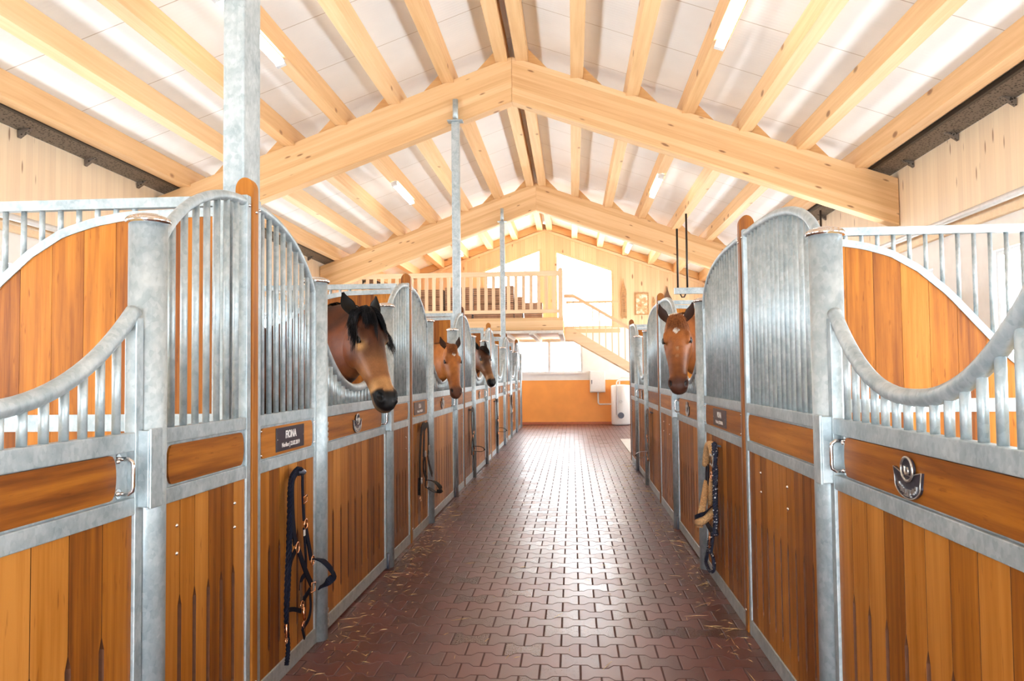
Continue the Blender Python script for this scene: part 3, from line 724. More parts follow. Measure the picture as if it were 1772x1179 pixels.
def make_horse(spec):
    poll = Vector(spec['poll']); y = R(spec['yaw']); th = R(spec['pitch']); HL = spec['HL']; k = HL/.62*spec.get('w', 1)
    Fh = Vector((math.sin(y), -math.cos(y), 0)); Z = Vector((0, 0, 1))
    L = Fh*math.cos(th)-Z*math.sin(th); Fn = Fh*math.sin(th)+Z*math.cos(th); S = Vector((math.cos(y), math.sin(y), 0))
    rl = R(spec.get('roll', 0)); 
    if rl: q = Matrix.Rotation(rl, 3, Fn); L = q@L; S = q@S
    P = lambda t, f, s: poll+L*(t*HL)+Fn*(f*k)+S*(s*k)
    def surf(t, s, lift=.008):
        d, v, hw = interp(HEADK, t); c = (d+v)/2; hd = (d-v)/2
        return P(t, c+hd*math.sqrt(max(.02, 1-min(1, abs(s)/(hw*1.02))**2.4))+lift, s)
    m = MB(); N = 22
    def hs(i, tt):
        t = ts[i]; d, v, hw = interp(HEADK, t); hd = (d-v)/2*k; r = []
        for j in range(N):
            a = 2*math.pi*j/N; ca, sa = math.cos(a), math.sin(a)
            e = .84
            xa = math.copysign(abs(ca)**e, ca)*hd; xb = math.copysign(abs(sa)**e, sa)*hw*k
            xb *= (1-.20*max(0, ca)**1.2) if t > .35 else (1-.06*max(0, ca))
            xb *= (1-.12*max(0, -ca))
            r.append((xa, xb))
        return r
    ts = [HEADK[0][0]+(1.02-HEADK[0][0])*i/40 for i in range(41)]
    m.sweep([P(t, sum(interp(HEADK, t)[:2])/2, 0) for t in ts], hs, upv=Fn)
    def blob(t, f, s, r):   # ellipsoid aligned to the head frame: r=(along, front, side)
        q = MB().ell((0, 0, 0), (1, 1, 1), 12, 8)
        c = P(t, f, s); m.add([c+L*(v[0]*r[0]*k)+Fn*(v[1]*r[1]*k)+S*(v[2]*r[2]*k) for v in q.v], q.f, True)
    for s in (-1, 1):
        blob(.28, -.165, s*.052, (.125, .098, .048))      # round cheek
        blob(.290, -.022, s*.076, (.050, .020, .020))     # brow over the eye
        blob(.36, -.075, s*.078, (.040, .020, .018))
        blob(.50, -.075, s*.050, (.13, .012, .016))       # facial crest
        blob(.895, -.060, s*.042, (.055, .036, .028))     # nostril wings
    blob(.955, -.118, 0, (.034, .022, .034)); blob(.98, -.078, 0, (.030, .034, .040))
    # ears
    ears = []
    for s in (-1, 1):
        el = spec.get('ear', .165)*k; sp = spec.get('spread', .30)
        dv = (-L*.92+Fn*.10+S*(s*sp)).normalized(); b0 = P(.035, -.048, s*.056); fr = (Fn+S*(s*.35*spec.get('earout', 1))).normalized()
        pts = [b0+dv*(el*q/10)+S*(-s*.010*k*math.sin(q/10*math.pi/1.1)*0+s*.012*k*math.sin(q/10*math.pi)) for q in range(11)]
        def es(i, t):
            w = k*spec.get('earw', 1)*(.022+.020*math.sin(min(1, t/.62)*math.pi/1.7))*(1-smooth01((t-.40)/.66)*.84)
            return [((.50*w*math.cos(a) if math.cos(a) < 0 else -.30*w*math.cos(a)*min(1, t*4)), w*math.sin(a)) for a in [2*math.pi*(j+.5)/16 for j in range(16)]]
        em = MB().sweep(pts, es, upv=fr); ears.append((pts, fr, em))
    # neck: from behind the cheeks to the withers, then trunk
    nb = Vector(spec['neck_base']); tr = spec['trunk_dir']; T = Vector((tr, 0, 0))
    h0 = P(.17, -.10, 0); h1 = P(.17, -.18, 0)+Vector((0, 0, 0)); c1 = h0-Fh*(.22)-Z*.04; c2 = nb-T*.38+Z*.03
    path = []
    for i in range(13):
        t = i/12; path.append(h0*(1-t)**3+c1*(3*t*(1-t)**2)+c2*(3*t*t*(1-t))+nb*t**3)
    kn = k*spec.get('neckw', 1)
    upn = [((-L*.75+Z*.25).lerp(Z, smooth01(i/5))) for i in range(13)]
    NK = [(0, .130, .066), (.15, .205, .078), (.35, .240, .088), (.6, .245, .10), (.8, .25, .12), (1, .29, .17)]
    def ns(i, t):
        a_, b_ = interp(NK, t); r = []
        for j in range(N): a = 2*math.pi*j/N; ca, sa = math.cos(a), math.sin(a); r.append((a_*kn*ca, b_*kn*math.copysign(abs(sa)**.85, sa)*(1-.30*max(0, ca))))
        return r
    m.sweep(path, ns, upv=upn)
    m.ell(tuple(h1), (.085*k, .085*k, .10*k))
    BK = [(0, .20, .13), (.12, .31, .24), (.45, .335, .30), (.8, .32, .28), (.93, .22, .19), (1, .06, .06)]
    kb = spec.get('body', 1)
    tp = [nb-T*.10+Z*-.10+T*(1.75*q/14)+Z*(-.14*math.sin(q/14*2.6)) for q in range(15)]
    m.sweep(tp, lambda i, t: [(interp(BK, t)[0]*kb*math.cos(2*math.pi*j/N), interp(BK, t)[1]*kb*math.sin(2*math.pi*j/N)) for j in range(N)], upv=Z)
    legs = []
    for dx, hind in ((.30, 0), (1.38, 1)):
        for dy in (-.16, .16):
            bx = nb+T*dx+Vector((0, dy, 0)); g = .035
            pz = [(0, nb.z-.25), (.0, .78), (-.01, .52), (0, .34), (.0, .15), (-.03, .09), (-.05, g)] if not hind else [(0, nb.z-.25), (-.05, .85), (.12, .55), (.06, .34), (.04, .15), (.01, .09), (-.01, g)]
            rr = [.15, .10, .062, .040, .052, .048, .062]
            pl = [Vector((bx.x+tr*a, bx.y, z_)) for a, z_ in pz]
            pf = []; rf = []
            for a in range(len(pl)-1):
                for q in range(4): pf.append(pl[a].lerp(pl[a+1], q/4)); rf.append(lerp(rr[a], rr[a+1], q/4))
            pf.append(pl[-1]); rf.append(rr[-1])
            m.sweep(pf, lambda i, t: [(rf[i]*math.cos(2*math.pi*j/12), rf[i]*math.sin(2*math.pi*j/12)) for j in range(12)], upv=(1, 0, 0))
    tmp = m.build('tmp', None)
    md = tmp.modifiers.new('r', 'REMESH'); md.mode = 'VOXEL'; md.voxel_size = spec.get('vox', .009); md.use_smooth_shade = True
    sm = tmp.modifiers.new('s', 'SMOOTH'); sm.factor = .5; sm.iterations = spec.get('smooth', 4)
    bpy.context.view_layer.update()
    me = bpy.data.meshes.new_from_object(tmp.evaluated_get(bpy.context.evaluated_depsgraph_get()))
    bpy.data.objects.remove(tmp)
    bmh = bmesh.new(); bmh.from_mesh(me); nbody = len(bmh.verts)
    for pts, fr, em in ears:
        vs = [bmh.verts.new(v) for v in em.v]
        for f_ in em.f:
            q_ = bmh.faces.new([vs[i] for i in f_]); q_.smooth = True
    bmesh.ops.recalc_face_normals(bmh, faces=bmh.faces); bmh.to_mesh(me); bmh.free(); me.update()
    # carve nostrils and mouth, then paint the coat
    me.calc_loop_triangles() if False else None
    nv = len(me.vertices); coat = spec['coat']; colr = [0.0]*(4*nv)
    nos = [(P(.915, -.046, s*.050), s) for s in (-1, 1)]; nd = [(-Fn*.4-S*s*.7+L*-.25).normalized() for s in (-1, 1)]
    nrm = [v.normal.copy() for v in me.vertices]
    for v in me.vertices:
        p = v.co.copy(); d = p-poll
        t = d.dot(L)/HL; f = d.dot(Fn)/k; s = d.dot(S)/k
        inhead = -.05 < t < 1.08 and -.3 < f < .08 and abs(s) < .16
        nost = 0; mouth = 0; earin = 0; isear = 0
        if inhead and t > .8:
            for (c, sg), dd in zip(nos, nd):
                q = p-c; a = q.dot(L)/(.030*k); b = q.dot(Fn+S*sg*-.3)/(.022*k); e = q.dot(S)/(.03*k)
                r_ = a*a+b*b+e*e
                if r_ < 1: v.co += dd*(.024*k*(1-r_)); nost = max(nost, smooth01(1.3*(1-r_)))
            ml = -.098-.02*(1-t)*3
            if t > .84 and abs(f-ml) < .012 and abs(s) > .004 or (t > .99 and abs(f-ml) < .012): mouth = 1-abs(f-ml)/.012; v.co -= nrm[v.index]*(.006*k*mouth)
        if v.index >= nbody:
            isear = 1; fr = ears[0 if v.index-nbody < len(ears[0][2].v) else 1][1]
            earin = smooth01((nrm[v.index].dot(fr)-.05)*2.5)
        c = coat(dict(t=t, f=f, s=s, p=p, n=nrm[v.index], head=inhead, nost=nost, mouth=mouth, ear=isear, earin=earin, nz=mn.noise(p*6), nz2=mn.noise(p*22)))
        i = v.index*4; colr[i:i+4] = [c[0], c[1], c[2], 1.0]
    at = me.color_attributes.new('coat', 'FLOAT_COLOR', 'POINT'); at.data.foreach_set('color', colr)
    me.materials.clear(); me.materials.append(M['coat'])
    ho = bpy.data.objects.new('horse', me); col.objects.link(ho); tag(ho, spec['label'], 'horse', 'horses looking over the stall doors')
    # eyes with lids
    for s in (-1, 1):
        c = P(.325, -.040, s*spec.get('eyes', .0800)); mm = MB().ell((0, 0, 0), (.0205*k,)*3, 16, 10); mm.v = [tuple(Vector(v)+c) for v in mm.v]
        e = mm.build('eye', M['eye'], ho)
        out = (S*s*.9+Fn*.35).normalized(); a1 = (L*.8+Fn*-.25).normalized(); a1 = (a1-out*a1.dot(out)).normalized(); a2 = out.cross(a1); cc = c+out*.0118*k
        for sg_, hh_ in ((1, .011), (-1, .009)):
            MB().tube([cc+a1*(.023*k*math.cos(q))+a2*(sg_*hh_*k*math.sin(q))+out*(.0045*k*math.sin(q)) for q in [math.pi*j/12 for j in range(13)]], lambda t_: k*(.0022+.0030*math.sin(math.pi*t_)), 6).build('eyelid', spec['lid'], e)
    # forelock and mane
    rng = random.Random(spec['seed']); hm = spec['hair']; m = MB()
    def strand(pts, r):
        m.sweep(pts, lambda i, t: [(r*(1-.85*t), 0), (0, r*1.6*(1-.8*t)), (-r*(1-.85*t), 0), (0, -r*1.6*(1-.8*t))], caps=False)
    for q in range(spec['nfore']):
        s0 = rng.uniform(-1, 1)*spec.get('fw', .052); cl = rng.random(); ln = spec['flen']*rng.uniform(.55, 1.05)*(spec.get('short', 1) if -.062 < s0 < -.005 else 1); dr = spec['drift'](s0, rng)*rng.uniform(.6, 1.2)
        t0 = rng.uniform(-.035, .05); pts = []; nn = 9; ph = rng.uniform(0, 6.28); lf = rng.uniform(.006, .024)
        for j in range(nn):
            a = j/(nn-1); t = t0+ln*a; s_ = s0*1.05+dr*a**1.25+.006*math.sin(ph+a*5)*a
            if abs(s_) < .085: p = surf(max(-.02, t), s_, lf*(1+.8*math.sin(a*math.pi))+.002)
            else:
                edge = math.copysign(.085, s_); p = surf(max(-.02, t), edge, lf)+S*((s_-edge)*k*.55)+Z*(-(abs(s_)-.085)*.5)-Fn*(.010*k*min(1, (abs(s_)-.085)/.04))
            pts.append(p)
        strand(pts, .0021*spec.get('hr', 1))
    m.build('forelock', hm, ho)
    m = MB()
    for q in range(spec.get('nmane', 170)):
        a = rng.uniform(0.0, .95); i = a*12; i0 = min(11, int(i)); c = path[i0].lerp(path[i0+1], i-i0); uv = upn[i0]; hgt = interp(NK, a)[0]*kn
        tg = (path[i0+1]-path[i0]).normalized(); sd = tg.cross(uv).normalized()*spec['mside']; top = c+uv.normalized()*(hgt+.004)
        pts = [top-sd*.01]; ln = rng.uniform(.12, .26)*spec.get('mlen', 1); w = interp(NK, a)[1]*kn
        for j in range(1, 8): b = j/7; pts.append(top+sd*(min(w*1.02, .35*ln*math.sin(b*1.5)*2.2+.01)+.008)+Vector((0, 0, .012-ln*b**1.4))+tg*rng.uniform(-.006, .006))
        strand(pts, .0026)
    m.build('mane', hm, ho)
    return ho
def mixc(a, b, t): t = max(0, min(1, t)); return tuple(lerp(x, y, t) for x, y in zip(a, b))
def bay_coat(dark, red, tan, black=(.0045, .004, .0045), facedark=1.0, legs=True):
    def f(q):
        t, fr, s, p = q['t'], q['f'], q['s'], q['p']; nz = q['nz']*.5
        c = mixc(dark, red, .45+nz)
        if q['head']:
            side = smooth01((-.035-fr)/.07)                       # 0 on the front of the face, 1 on the cheeks
            c = mixc(mixc(dark, red, .15+nz*.5), red, side*.9+nz*.4)
            c = mixc(c, mixc(red, tan, .35), smooth01((t-.36)/.26)*(1-smooth01((t-.74)/.1))*(.55+.3*side))
            c = mixc(c, tan, smooth01((t-.70)/.08)*(.45+.55*smooth01((.0-abs(s)+.02)/.02)*.2+.45*smooth01((-.03-fr)/.03)))
            c = mixc(c, dark, smooth01((t-.28)/.1)*(1-smooth01((t-.5)/.1))*smooth01((-.06-fr)/.05)*.35)
            dx = (t-.37)*.62; dy = fr+.055; c = mixc(c, tan, math.exp(-(dx*dx+dy*dy)/.0009)*.85*(1 if abs(s) > .05 else 0))
            c = mixc(c, black, smooth01((t-.805-.03*q['nz']+(.0 if abs(s) > .03 else -.03))/.05)*(1 if fr > -.10 else .8))
            c = mixc(c, dark, smooth01((.06-t)/.08)*.7)
            if q['nost']: c = mixc(c, (.002, .002, .002), q['nost'])
            if q['mouth']: c = mixc(c, (.10, .07, .06), q['mouth']*.5)
        else:
            c = mixc(dark, red, .15+nz*1.3+.45*smooth01((1.70-p.z)/.25)*smooth01((p.z-1.42)/.1))
            if p.z < .55: c = mixc(c, black, .9)
        if q['ear']: c = mixc(mixc(dark, black, .4), (.002, .002, .002), q['earin'])
        return c
    return f
def chestnut_coat(base, dark, nose, star=None, stripe=0):
    def f(q):
        t, fr, s, p = q['t'], q['f'], q['s'], q['p']; nz = q['nz']*.5+q['nz2']*.25
        c = mixc(base, dark, .25+nz*1.5)
        if q['head']:
            c = mixc(c, dark, .45*smooth01((t-.45)/.2)*(1-smooth01((-.05-fr)/.06)))
            c = mixc(c, nose, smooth01((t-.80)/.09)*.95)
            if star:
                a, b, r = star; dx = (t-a)*.62; dy = s-b
                if fr > -.08 and (abs(dx)*1.0+abs(dy)*1.25) < r*(1+.25*q['nz2']): c = (.72, .66, .58)
            if stripe and fr > -.05 and abs(s) < .014 and .44 < t < .62: c = mixc(c, (.55, .36, .22), .45*smooth01((q['nz2']+.4)))
            if q['nost']: c = mixc(c, (.003, .002, .002), q['nost'])
            if q['mouth']: c = mixc(c, (.02, .01, .008), q['mouth']*.6)
        if q['ear']: c = mixc(c, (.022, .009, .006), .85*q['earin']+.12)
        return c
    return f
LIDK = plain('dark_eyelid', (.012, .008, .007), .4); LIDB = plain('brown_eyelid', (.10, .045, .02), .45)
HB, HC = hair_mat('black_hair', (.004, .004, .0055)), hair_mat('chestnut_hair', (.25, .085, .028)); HC2 = hair_mat('dark_brown_hair', (.018, .012, .010))
make_horse(dict(poll=(-1.322, 5.15, 1.90), yaw=46, pitch=58, HL=.70, w=1.0, neck_base=(-2.32, 5.42, 1.45), trunk_dir=-1, neckw=1.08, body=1.12, roll=-3,
    coat=bay_coat((.018, .007, .005), (.185, .048, .012), (.55, .29, .11)), lid=LIDK, hair=HB, seed=3, nfore=1100, flen=.36, hr=.95, ear=.155, spread=.34, earw=1.05, fw=.078, short=.62,
    drift=lambda s, r: (.115 if s > .005 else (-.015 if s > -.045 else -.10)), mside=1, label='large dark bay horse with a thick black forelock leaning out over its door'))
make_horse(dict(poll=(-1.290, 8.60, 1.782), yaw=21, pitch=61, HL=.59, w=1.0, neck_base=(-2.25, 8.9, 1.42), trunk_dir=-1, vox=.0095,
    coat=chestnut_coat((.40, .140, .032), (.17, .050, .016), (.11, .045, .028), (.215, .01, .032)), lid=LIDK, eyes=.0815, hair=HC, seed=5, nfore=300, flen=.20, ear=.155, spread=.34, earw=.8,
    drift=lambda s, r: -.01, mside=1, label='chestnut horse with reddish forelock looking out in the row below the loft'))
make_horse(dict(poll=(-1.325, 12.0, 1.87), yaw=40, pitch=60, HL=.62, w=.98, neck_base=(-2.25, 12.35, 1.42), trunk_dir=-1, vox=.011,
    coat=bay_coat((.030, .012, .008), (.19, .065, .022), (.42, .22, .10)), lid=LIDK, hair=HC2, seed=8, nfore=200, flen=.24, hr=1.3, ear=.16, spread=.25, earw=.85,
    drift=lambda s, r: .05, mside=1, label='smaller dark brown horse looking out beyond the chestnut horse of the same row'))
make_horse(dict(poll=(.862, 6.78, 1.93), yaw=-11, pitch=67, HL=.64, w=1.14, neck_base=(1.95, 7.0, 1.44), trunk_dir=1, roll=2, neckw=.92,
    coat=chestnut_coat((.31, .102, .026), (.11, .032, .010), (.075, .028, .018), (.22, .0, .032), 1), lid=LIDK, eyes=.0815, hair=HC, seed=11, nfore=520, flen=.20, ear=.150, spread=.42, earw=.82, hr=.7, fw=.040,
    drift=lambda s, r: s*1.1+.022*r.random(), mside=-1, label='chestnut horse with a white star facing the camera, alone on its side of the aisle'))
# ------------------------------------------------------------------ halters (traced hanging straps, real straps with depth)
def V3(x, pts): return [(x, a, b) for a, b in pts]
def smooth_pts(pts, n=5):
    pts = [Vector(p) for p in pts]; out = []
    for i in range(len(pts)-1):
        p0 = pts[max(0, i-1)]; p1 = pts[i]; p2 = pts[i+1]; p3 = pts[min(len(pts)-1, i+2)]
        for k in range(n):
            t = k/n; out.append(.5*((2*p1)+(p2-p0)*t+(2*p0-5*p1+4*p2-p3)*t*t+(3*p1-p0-3*p2+p3)*t**3))
    return out+[pts[-1]]
def braid(m, pts, r):
    P = smooth_pts(pts, 12)
    for ph in (0, 2.1, 4.2):
        m.sweep(P, lambda i, t: [(r*.55*math.cos(a)+r*.5*math.cos(ph+i*1.0), r*.55*math.sin(a)+r*.5*math.sin(ph+i*1.0)) for a in (0, 1.57, 3.14, 4.71)])
    return m
X = -1.385; nx = (1, 0, 0)
t = thing('halter', (0, 0, 0), 'dark navy halter with rose brass rings hanging beneath the FIONA nameplate', 'halter', 'halters hanging on the panels')
def straps(par, mat, lst, nrm=nx, nm='strap'):
    for pts, w in lst: MB().strap(smooth_pts(pts), w, .006, nrm).build(nm, mat, par)
straps(t, M['navy'], [
    (V3(X, [(4.030, .978), (3.99, .985), (3.935, .955), (3.92, .884), (3.932, .752), (3.965, .628)]), .045),
    (V3(X, [(4.03, .982), (4.075, .956), (4.075, .914), (4.082, .823), (4.096, .722)]), .028),
    (V3(X, [(4.118, .685), (4.157, .611), (4.208, .504)]), .040),
    (V3(X, [(3.965, .594), (3.905, .555), (3.851, .450)]), .030),
    (V3(X+.006, [(4.0, .590), (4.09, .479), (4.20, .368)]), .038),
    (V3(X, [(4.096, .686), (4.116, .583), (4.13, .507), (4.122, .437)]), .022),
    (V3(X, [(4.129, .445), (4.061, .43), (4.04, .38)]), .026),
    (V3(X, [(4.062, .32), (4.12, .328), (4.19, .345)]), .026),
    (V3(X, [(4.191, .334), (4.205, .254), (4.171, .20), (4.07, .180)]), .022),
    (V3(X, [(3.858, .335), (3.945, .314), (4.05, .275)]), .022), (V3(X, [(4.07, .183), (4.107, .12)]), .018)])
MB().sweep(smooth_pts([(-1.37, 4.226, .497), (-1.32, 4.203, .492), (-1.28, 4.21, .449), (-1.27, 4.224, .409), (-1.29, 4.197, .384), (-1.34, 4.205, .350)]), [(-.003, -.02), (.003, -.02), (.003, .02), (-.003, .02)], upv=(.5, -.2, .6), smooth=False).build('noseband', M['navy'], t)
MB().strap(V3(X+.005, [(4.045, .42), (4.04, .38), (4.045, .33)]), .030, .005, nx).build('tan_lining', M['brownstrap'], t)
for (a, b), r in (((3.983, .607), .026), ((4.108, .702), .024), ((4.218, .490), .024), ((4.05, .305), .020)):
    MB().ring((X+.006, a, b), r, .0038, nx).build('ring', M['brass'], t)
MB().tube([(X+.012, 4.165, .335), (X+.012, 4.235, .328), (X+.012, 4.245, .372), (X+.012, 4.175, .382)], .005, 6, True).build('buckle', M['brass'], t)
MB().tube([(X+.010, 4.065, .812), (X+.010, 4.115, .818), (X+.010, 4.115, .85), (X+.010, 4.065, .846)], .0035, 6, True).build('buckle', M['brass'], t)
m = MB().tube([(X, 4.085, .285), (X+.006, 4.09, .22)], .008, 8); m.ring((X, 4.086, .195), .014, .004, nx); m.build('snap_hook', M['brass'], t)
MB().box((X+.004, 4.078, .645), (X+.008, 4.098, .675)).build('care_label', M['letter'], t)
MB().tube([(X-.02, 4.02, .972), (X+.01, 4.03, .985), (X+.012, 4.06, .972)], .014, 8).build('padded_crown', M['grey'], t)
rp = thing('lead_rope', (0, 0, 0), 'dark navy braided lead rope draped over the navy halter by FIONA', 'lead rope', 'lead ropes')
m = MB(); braid(m, V3(X+.012, [(4.025, .992), (3.95, .995), (3.885, .955), (3.866, .832), (3.862, .688), (3.848, .539), (3.830, .41), (3.806, .29)]), .011)
braid(m, V3(X-.002, [(4.048, .985), (3.97, .99), (3.90, .938), (3.885, .786), (3.872, .618), (3.85, .455), (3.845, .289), (3.870, .153), (3.850, .075)]), .012); m.build('rope', M['navy'], rp)
m = MB().tube(V3(X+.012, [(3.806, .285), (3.812, .25), (3.808, .22)]), .006, 8); m.ring((X+.012, 3.81, .205), .012, .0035, nx); m.build('snap_hook', M['brass'], rp)

# second halter: plain black, with a padded noseband box
t = thing('halter', (0, 0, 0), 'plain black halter with a bulky padded noseband beside the slatted door of the chestnut horse', 'halter', 'halters hanging on the panels')
straps(t, M['blackstrap'], [(V3(X, [(7.55, .975), (7.42, .985), (7.34, .93), (7.29, .78), (7.26, .65), (7.275, .53)]), .07), (V3(X, [(7.55, .975), (7.66, .985), (7.70, .92), (7.70, .80), (7.68, .70)]), .05),
    (V3(X, [(7.50, .98), (7.47, .85), (7.44, .70)]), .06), (V3(X, [(7.47, .70), (7.45, .58), (7.60, .48)]), .045), (V3(X, [(7.66, .70), (7.74, .60), (7.90, .48)]), .045), (V3(X, [(7.52, .70), (7.56, .56), (7.52, .42)]), .03)])
straps(t, M['blackstrap'], [([(X, 7.60, .47), (-1.30, 7.55, .46), (-1.24, 7.50, .41), (-1.27, 7.52, .36), (X, 7.62, .40)], .06)], (.3, 0, 1), 'noseband')
for a, b in ((7.50, .725), (7.70, .76), (7.62, .40), (7.30, .50)): MB().ring((X+.008, a, b), .026, .005, nx).build('ring', M['silver'], t)
m = MB(); braid(m, V3(X-.002, [(7.26, .53), (7.24, .46), (7.235, .38)]), .014); o = m.build('lead_rope', M['blackstrap']); tag(o, 'short black rope end dangling left of the padded black halter', 'lead rope', 'lead ropes')
m = MB().ring((X+.006, 7.25, .345), .02, .005, nx); m.build('snap_hook', M['brass'], o)

def simple_halter(y, lab, mat, side=-1, sc_=1.0, rope=True, loop=True):
    o = -side; x = (XL+.055) if side < 0 else (XR-.055); t = thing('halter', (x, y, 0), lab, 'halter', 'halters hanging on the panels')
    q = lambda pts: [(0, a*sc_, b) for a, b in pts]; n = (o, 0, 0)
    straps(t, mat, [(q([(.02, .975), (-.08, .96), (-.10, .85), (-.07, .70), (-.02, .60)]), .07), (q([(.02, .975), (.12, .94), (.12, .80), (.07, .66)]), .055), (q([(-.03, .60), (-.12, .50), (-.13, .36)]), .05),
        (q([(.0, .60), (.08, .50), (.16, .42)]), .055), (q([(.05, .64), (.02, .52), (.0, .38), (.06, .30)]), .05), (q([(.0, .38), (.04, .24), (.02, .13)]), .045)], n)
    if loop:
        straps(t, mat, [([(0, .10*sc_, .46), (o*.09, .10*sc_, .455), (o*.15, .10*sc_, .42), (o*.11, .10*sc_, .385), (0, .12*sc_, .39)], .038)], (.3*o, 0, 1), 'noseband')
    for a, b in ((-.03, .605), (.07, .65), (.13, .42), (0, .375)): MB().ring((o*.008, a*sc_, b), .024, .005, n).build('ring', M['brass'], t)
    return t
simple_halter(11.15, 'black halter with an open noseband sticking out, beside the dark brown horse', M['blackstrap'])
simple_halter(14.90, 'thin dark halter with a jutting noseband on the panel past the dark brown horse', M['blackstrap'], sc_=1.3)
simple_halter(18.60, 'small brown halter closest to the orange wall', M['brownstrap'], loop=False, sc_=1.4)
simple_halter(10.30, 'dark brown halter on the far nameplate panel past the star-faced horse', M['brownstrap'], 1, sc_=1.0)

# fleece halter
X = XR-.055; nx = (-1, 0, 0)
t = thing('halter', (0, 0, 0), 'halter padded with tan fleece hanging near the star-faced horse', 'halter', 'halters hanging on the panels')
MB().tube(smooth_pts(V3(X, [(5.86, .80), (5.81, .883), (5.74, .945), (5.64, .965), (5.575, .945), (5.575, .895)])), .026, 10).build('fleece_crown', M['fleece'], t)
MB().tube(smooth_pts(V3(X, [(5.59, .736), (5.64, .657), (5.68, .552)])), .022, 10).build('fleece_cheek', M['fleece'], t)
straps(t, M['navy'], [(V3(X, [(5.75, .81), (5.765, .749), (5.772, .667)]), .05), (V3(X, [(5.83, .80), (5.85, .749), (5.85, .67)]), .03), (V3(X, [(6.0, .42), (5.817, .384), (5.582, .374)]), .05)], nx)
# broad fleece noseband standing out into the aisle
pp = [(.935, 5.86, .655), (.90, 5.72, .60), (.86, 5.56, .545), (.835, 5.47, .505)]
MB().sweep(smooth_pts(pp), lambda i, t_: [(.020, -.045-.045*t_), (.024, 0), (.020, .045+.045*t_), (-.02, .04+.045*t_), (-.02, -.04-.045*t_)], upv=(-1, .3, .2)).build('fleece_noseband', M['fleece'], t)
MB().tube(smooth_pts([(.83, 5.52, .46), (.82, 5.44, .475), (.85, 5.42, .50), (.92, 5.52, .53)]), .030, 10).build('fleece_noseband', M['fleece'], t)
MB().strap(smooth_pts([(.80, 5.49, .495), (.80, 5.42, .515), (.84, 5.39, .54), (.915, 5.50, .57)]), .026, .006, (-.6, -.6, .1)).build('strap', M['navy'], t)
MB().ring((X-.01, 5.812, .655), .026, .005, nx).build('ring', M['brass'], t)
MB().ring((X-.01, 5.562, .762), .024, .005, nx).build('ring', M['brass'], t)
MB().tube([(X-.028, 5.40, .84), (X-.028, 5.49, .85), (X-.028, 5.49, .915), (X-.028, 5.40, .905)], .006, 6, True).build('buckle', M['silver'], t)
def rope_mat():
    t = NT('navy_white_flecked_rope'); co, x, y, z = t.xyz(); v = t.vor(co, 42); f = t.math('LESS_THAN', v, .24)
    return t.pbr(t.mix(f, (.012, .018, .045), (.75, .76, .78)), .7)
M['fleck'] = rope_mat()
o = thing('lead_rope', (0, 0, 0), 'thick navy lead rope with white flecks hanging beside the fleece halter', 'lead rope', 'lead ropes')
m = MB(); braid(m, V3(X-.006, [(5.47, .985), (5.42, .94), (5.455, .875), (5.43, .809), (5.46, .701), (5.468, .604), (5.46, .501), (5.49, .427), (5.46, .386)]), .019)
braid(m, V3(X, [(5.50, .975), (5.51, .85), (5.50, .70), (5.51, .50), (5.53, .38)]), .017)
braid(m, V3(X, [(5.60, .370), (5.76, .308), (5.83, .225), (5.90, .150), (5.93, .105), (5.80, .075), (5.64, .110), (5.60, .16), (5.64, .205), (5.76, .225), (5.84, .20)]), .014)
braid(m, V3(X-.004, [(5.62, .364), (5.64, .291), (5.70, .215)]), .013); m.build('rope', M['fleck'], o)
m = MB().ring((X-.02, 5.636, .340), .022, .005, nx); m.tube(V3(X-.02, [(5.63, .32), (5.66, .29), (5.65, .26)]), .006, 8); m.build('snap_hook', M['brass'], o)

# ------------------------------------------------------------------ loft
LX = -.19; LY = 17.88
t = thing('loft_platform', (0, LY, 0), 'wooden loft platform with a broad front beam below the railing', 'loft')
MB().box((WL+.13, 0, 2.42), (LX, .14, 2.70)).build('front_beam', M['truss'], t, bevel=.006)
MB().box((WL+.13, .14, 2.44), (LX, YG-LY-.02, 2.70)).build('deck', plain('loft_deck_board', (.74, .36, .06), .6), t, 'orange toned deck boards')
pj_ = plain('pale_joist', (.84, .78, .68), .6)
for k in range(8):
    x = LX-.06-k*.66; MB().box((x-.05, .20, 2.33), (x+.05, YG-LY-.02, 2.44)).build('joist', pj_, t)
MB().box((WL+.13, .14, 2.36), (LX, .20, 2.44)).build('header_board', pj_, t)
t = thing('loft_railing', (0, LY+.05, 2.70), 'pale wooden railing with upright balusters along the loft edge', 'railing')
MB().box((WL+.14, -.03, .93), (LX-.06, .03, 1.04)).build('top_rail', M['rail_wood'], t, bevel=.005)
MB().box((WL+.14, -.03, .10), (LX-.06, .03, .18)).build('bottom_rail', M['rail_wood'], t, bevel=.005)
MB().prism([(LX-.10, .0), (LX, .0), (LX, 1.07), (LX-.02, 1.10), (LX-.08, 1.10), (LX-.10, 1.07)], 1, -.05, .05).build('newel_post', M['rail_v'], t)
b0 = MB().box((-.037, -.015, .15), (.037, .015, .95)).build('baluster', M['rail_v'], t); b0.location = (LX-.20, 0, 0)
for k in range(1, 31):
    b = b0.copy(); col.objects.link(b); b.location = (LX-.20-.168*k, 0, 0)
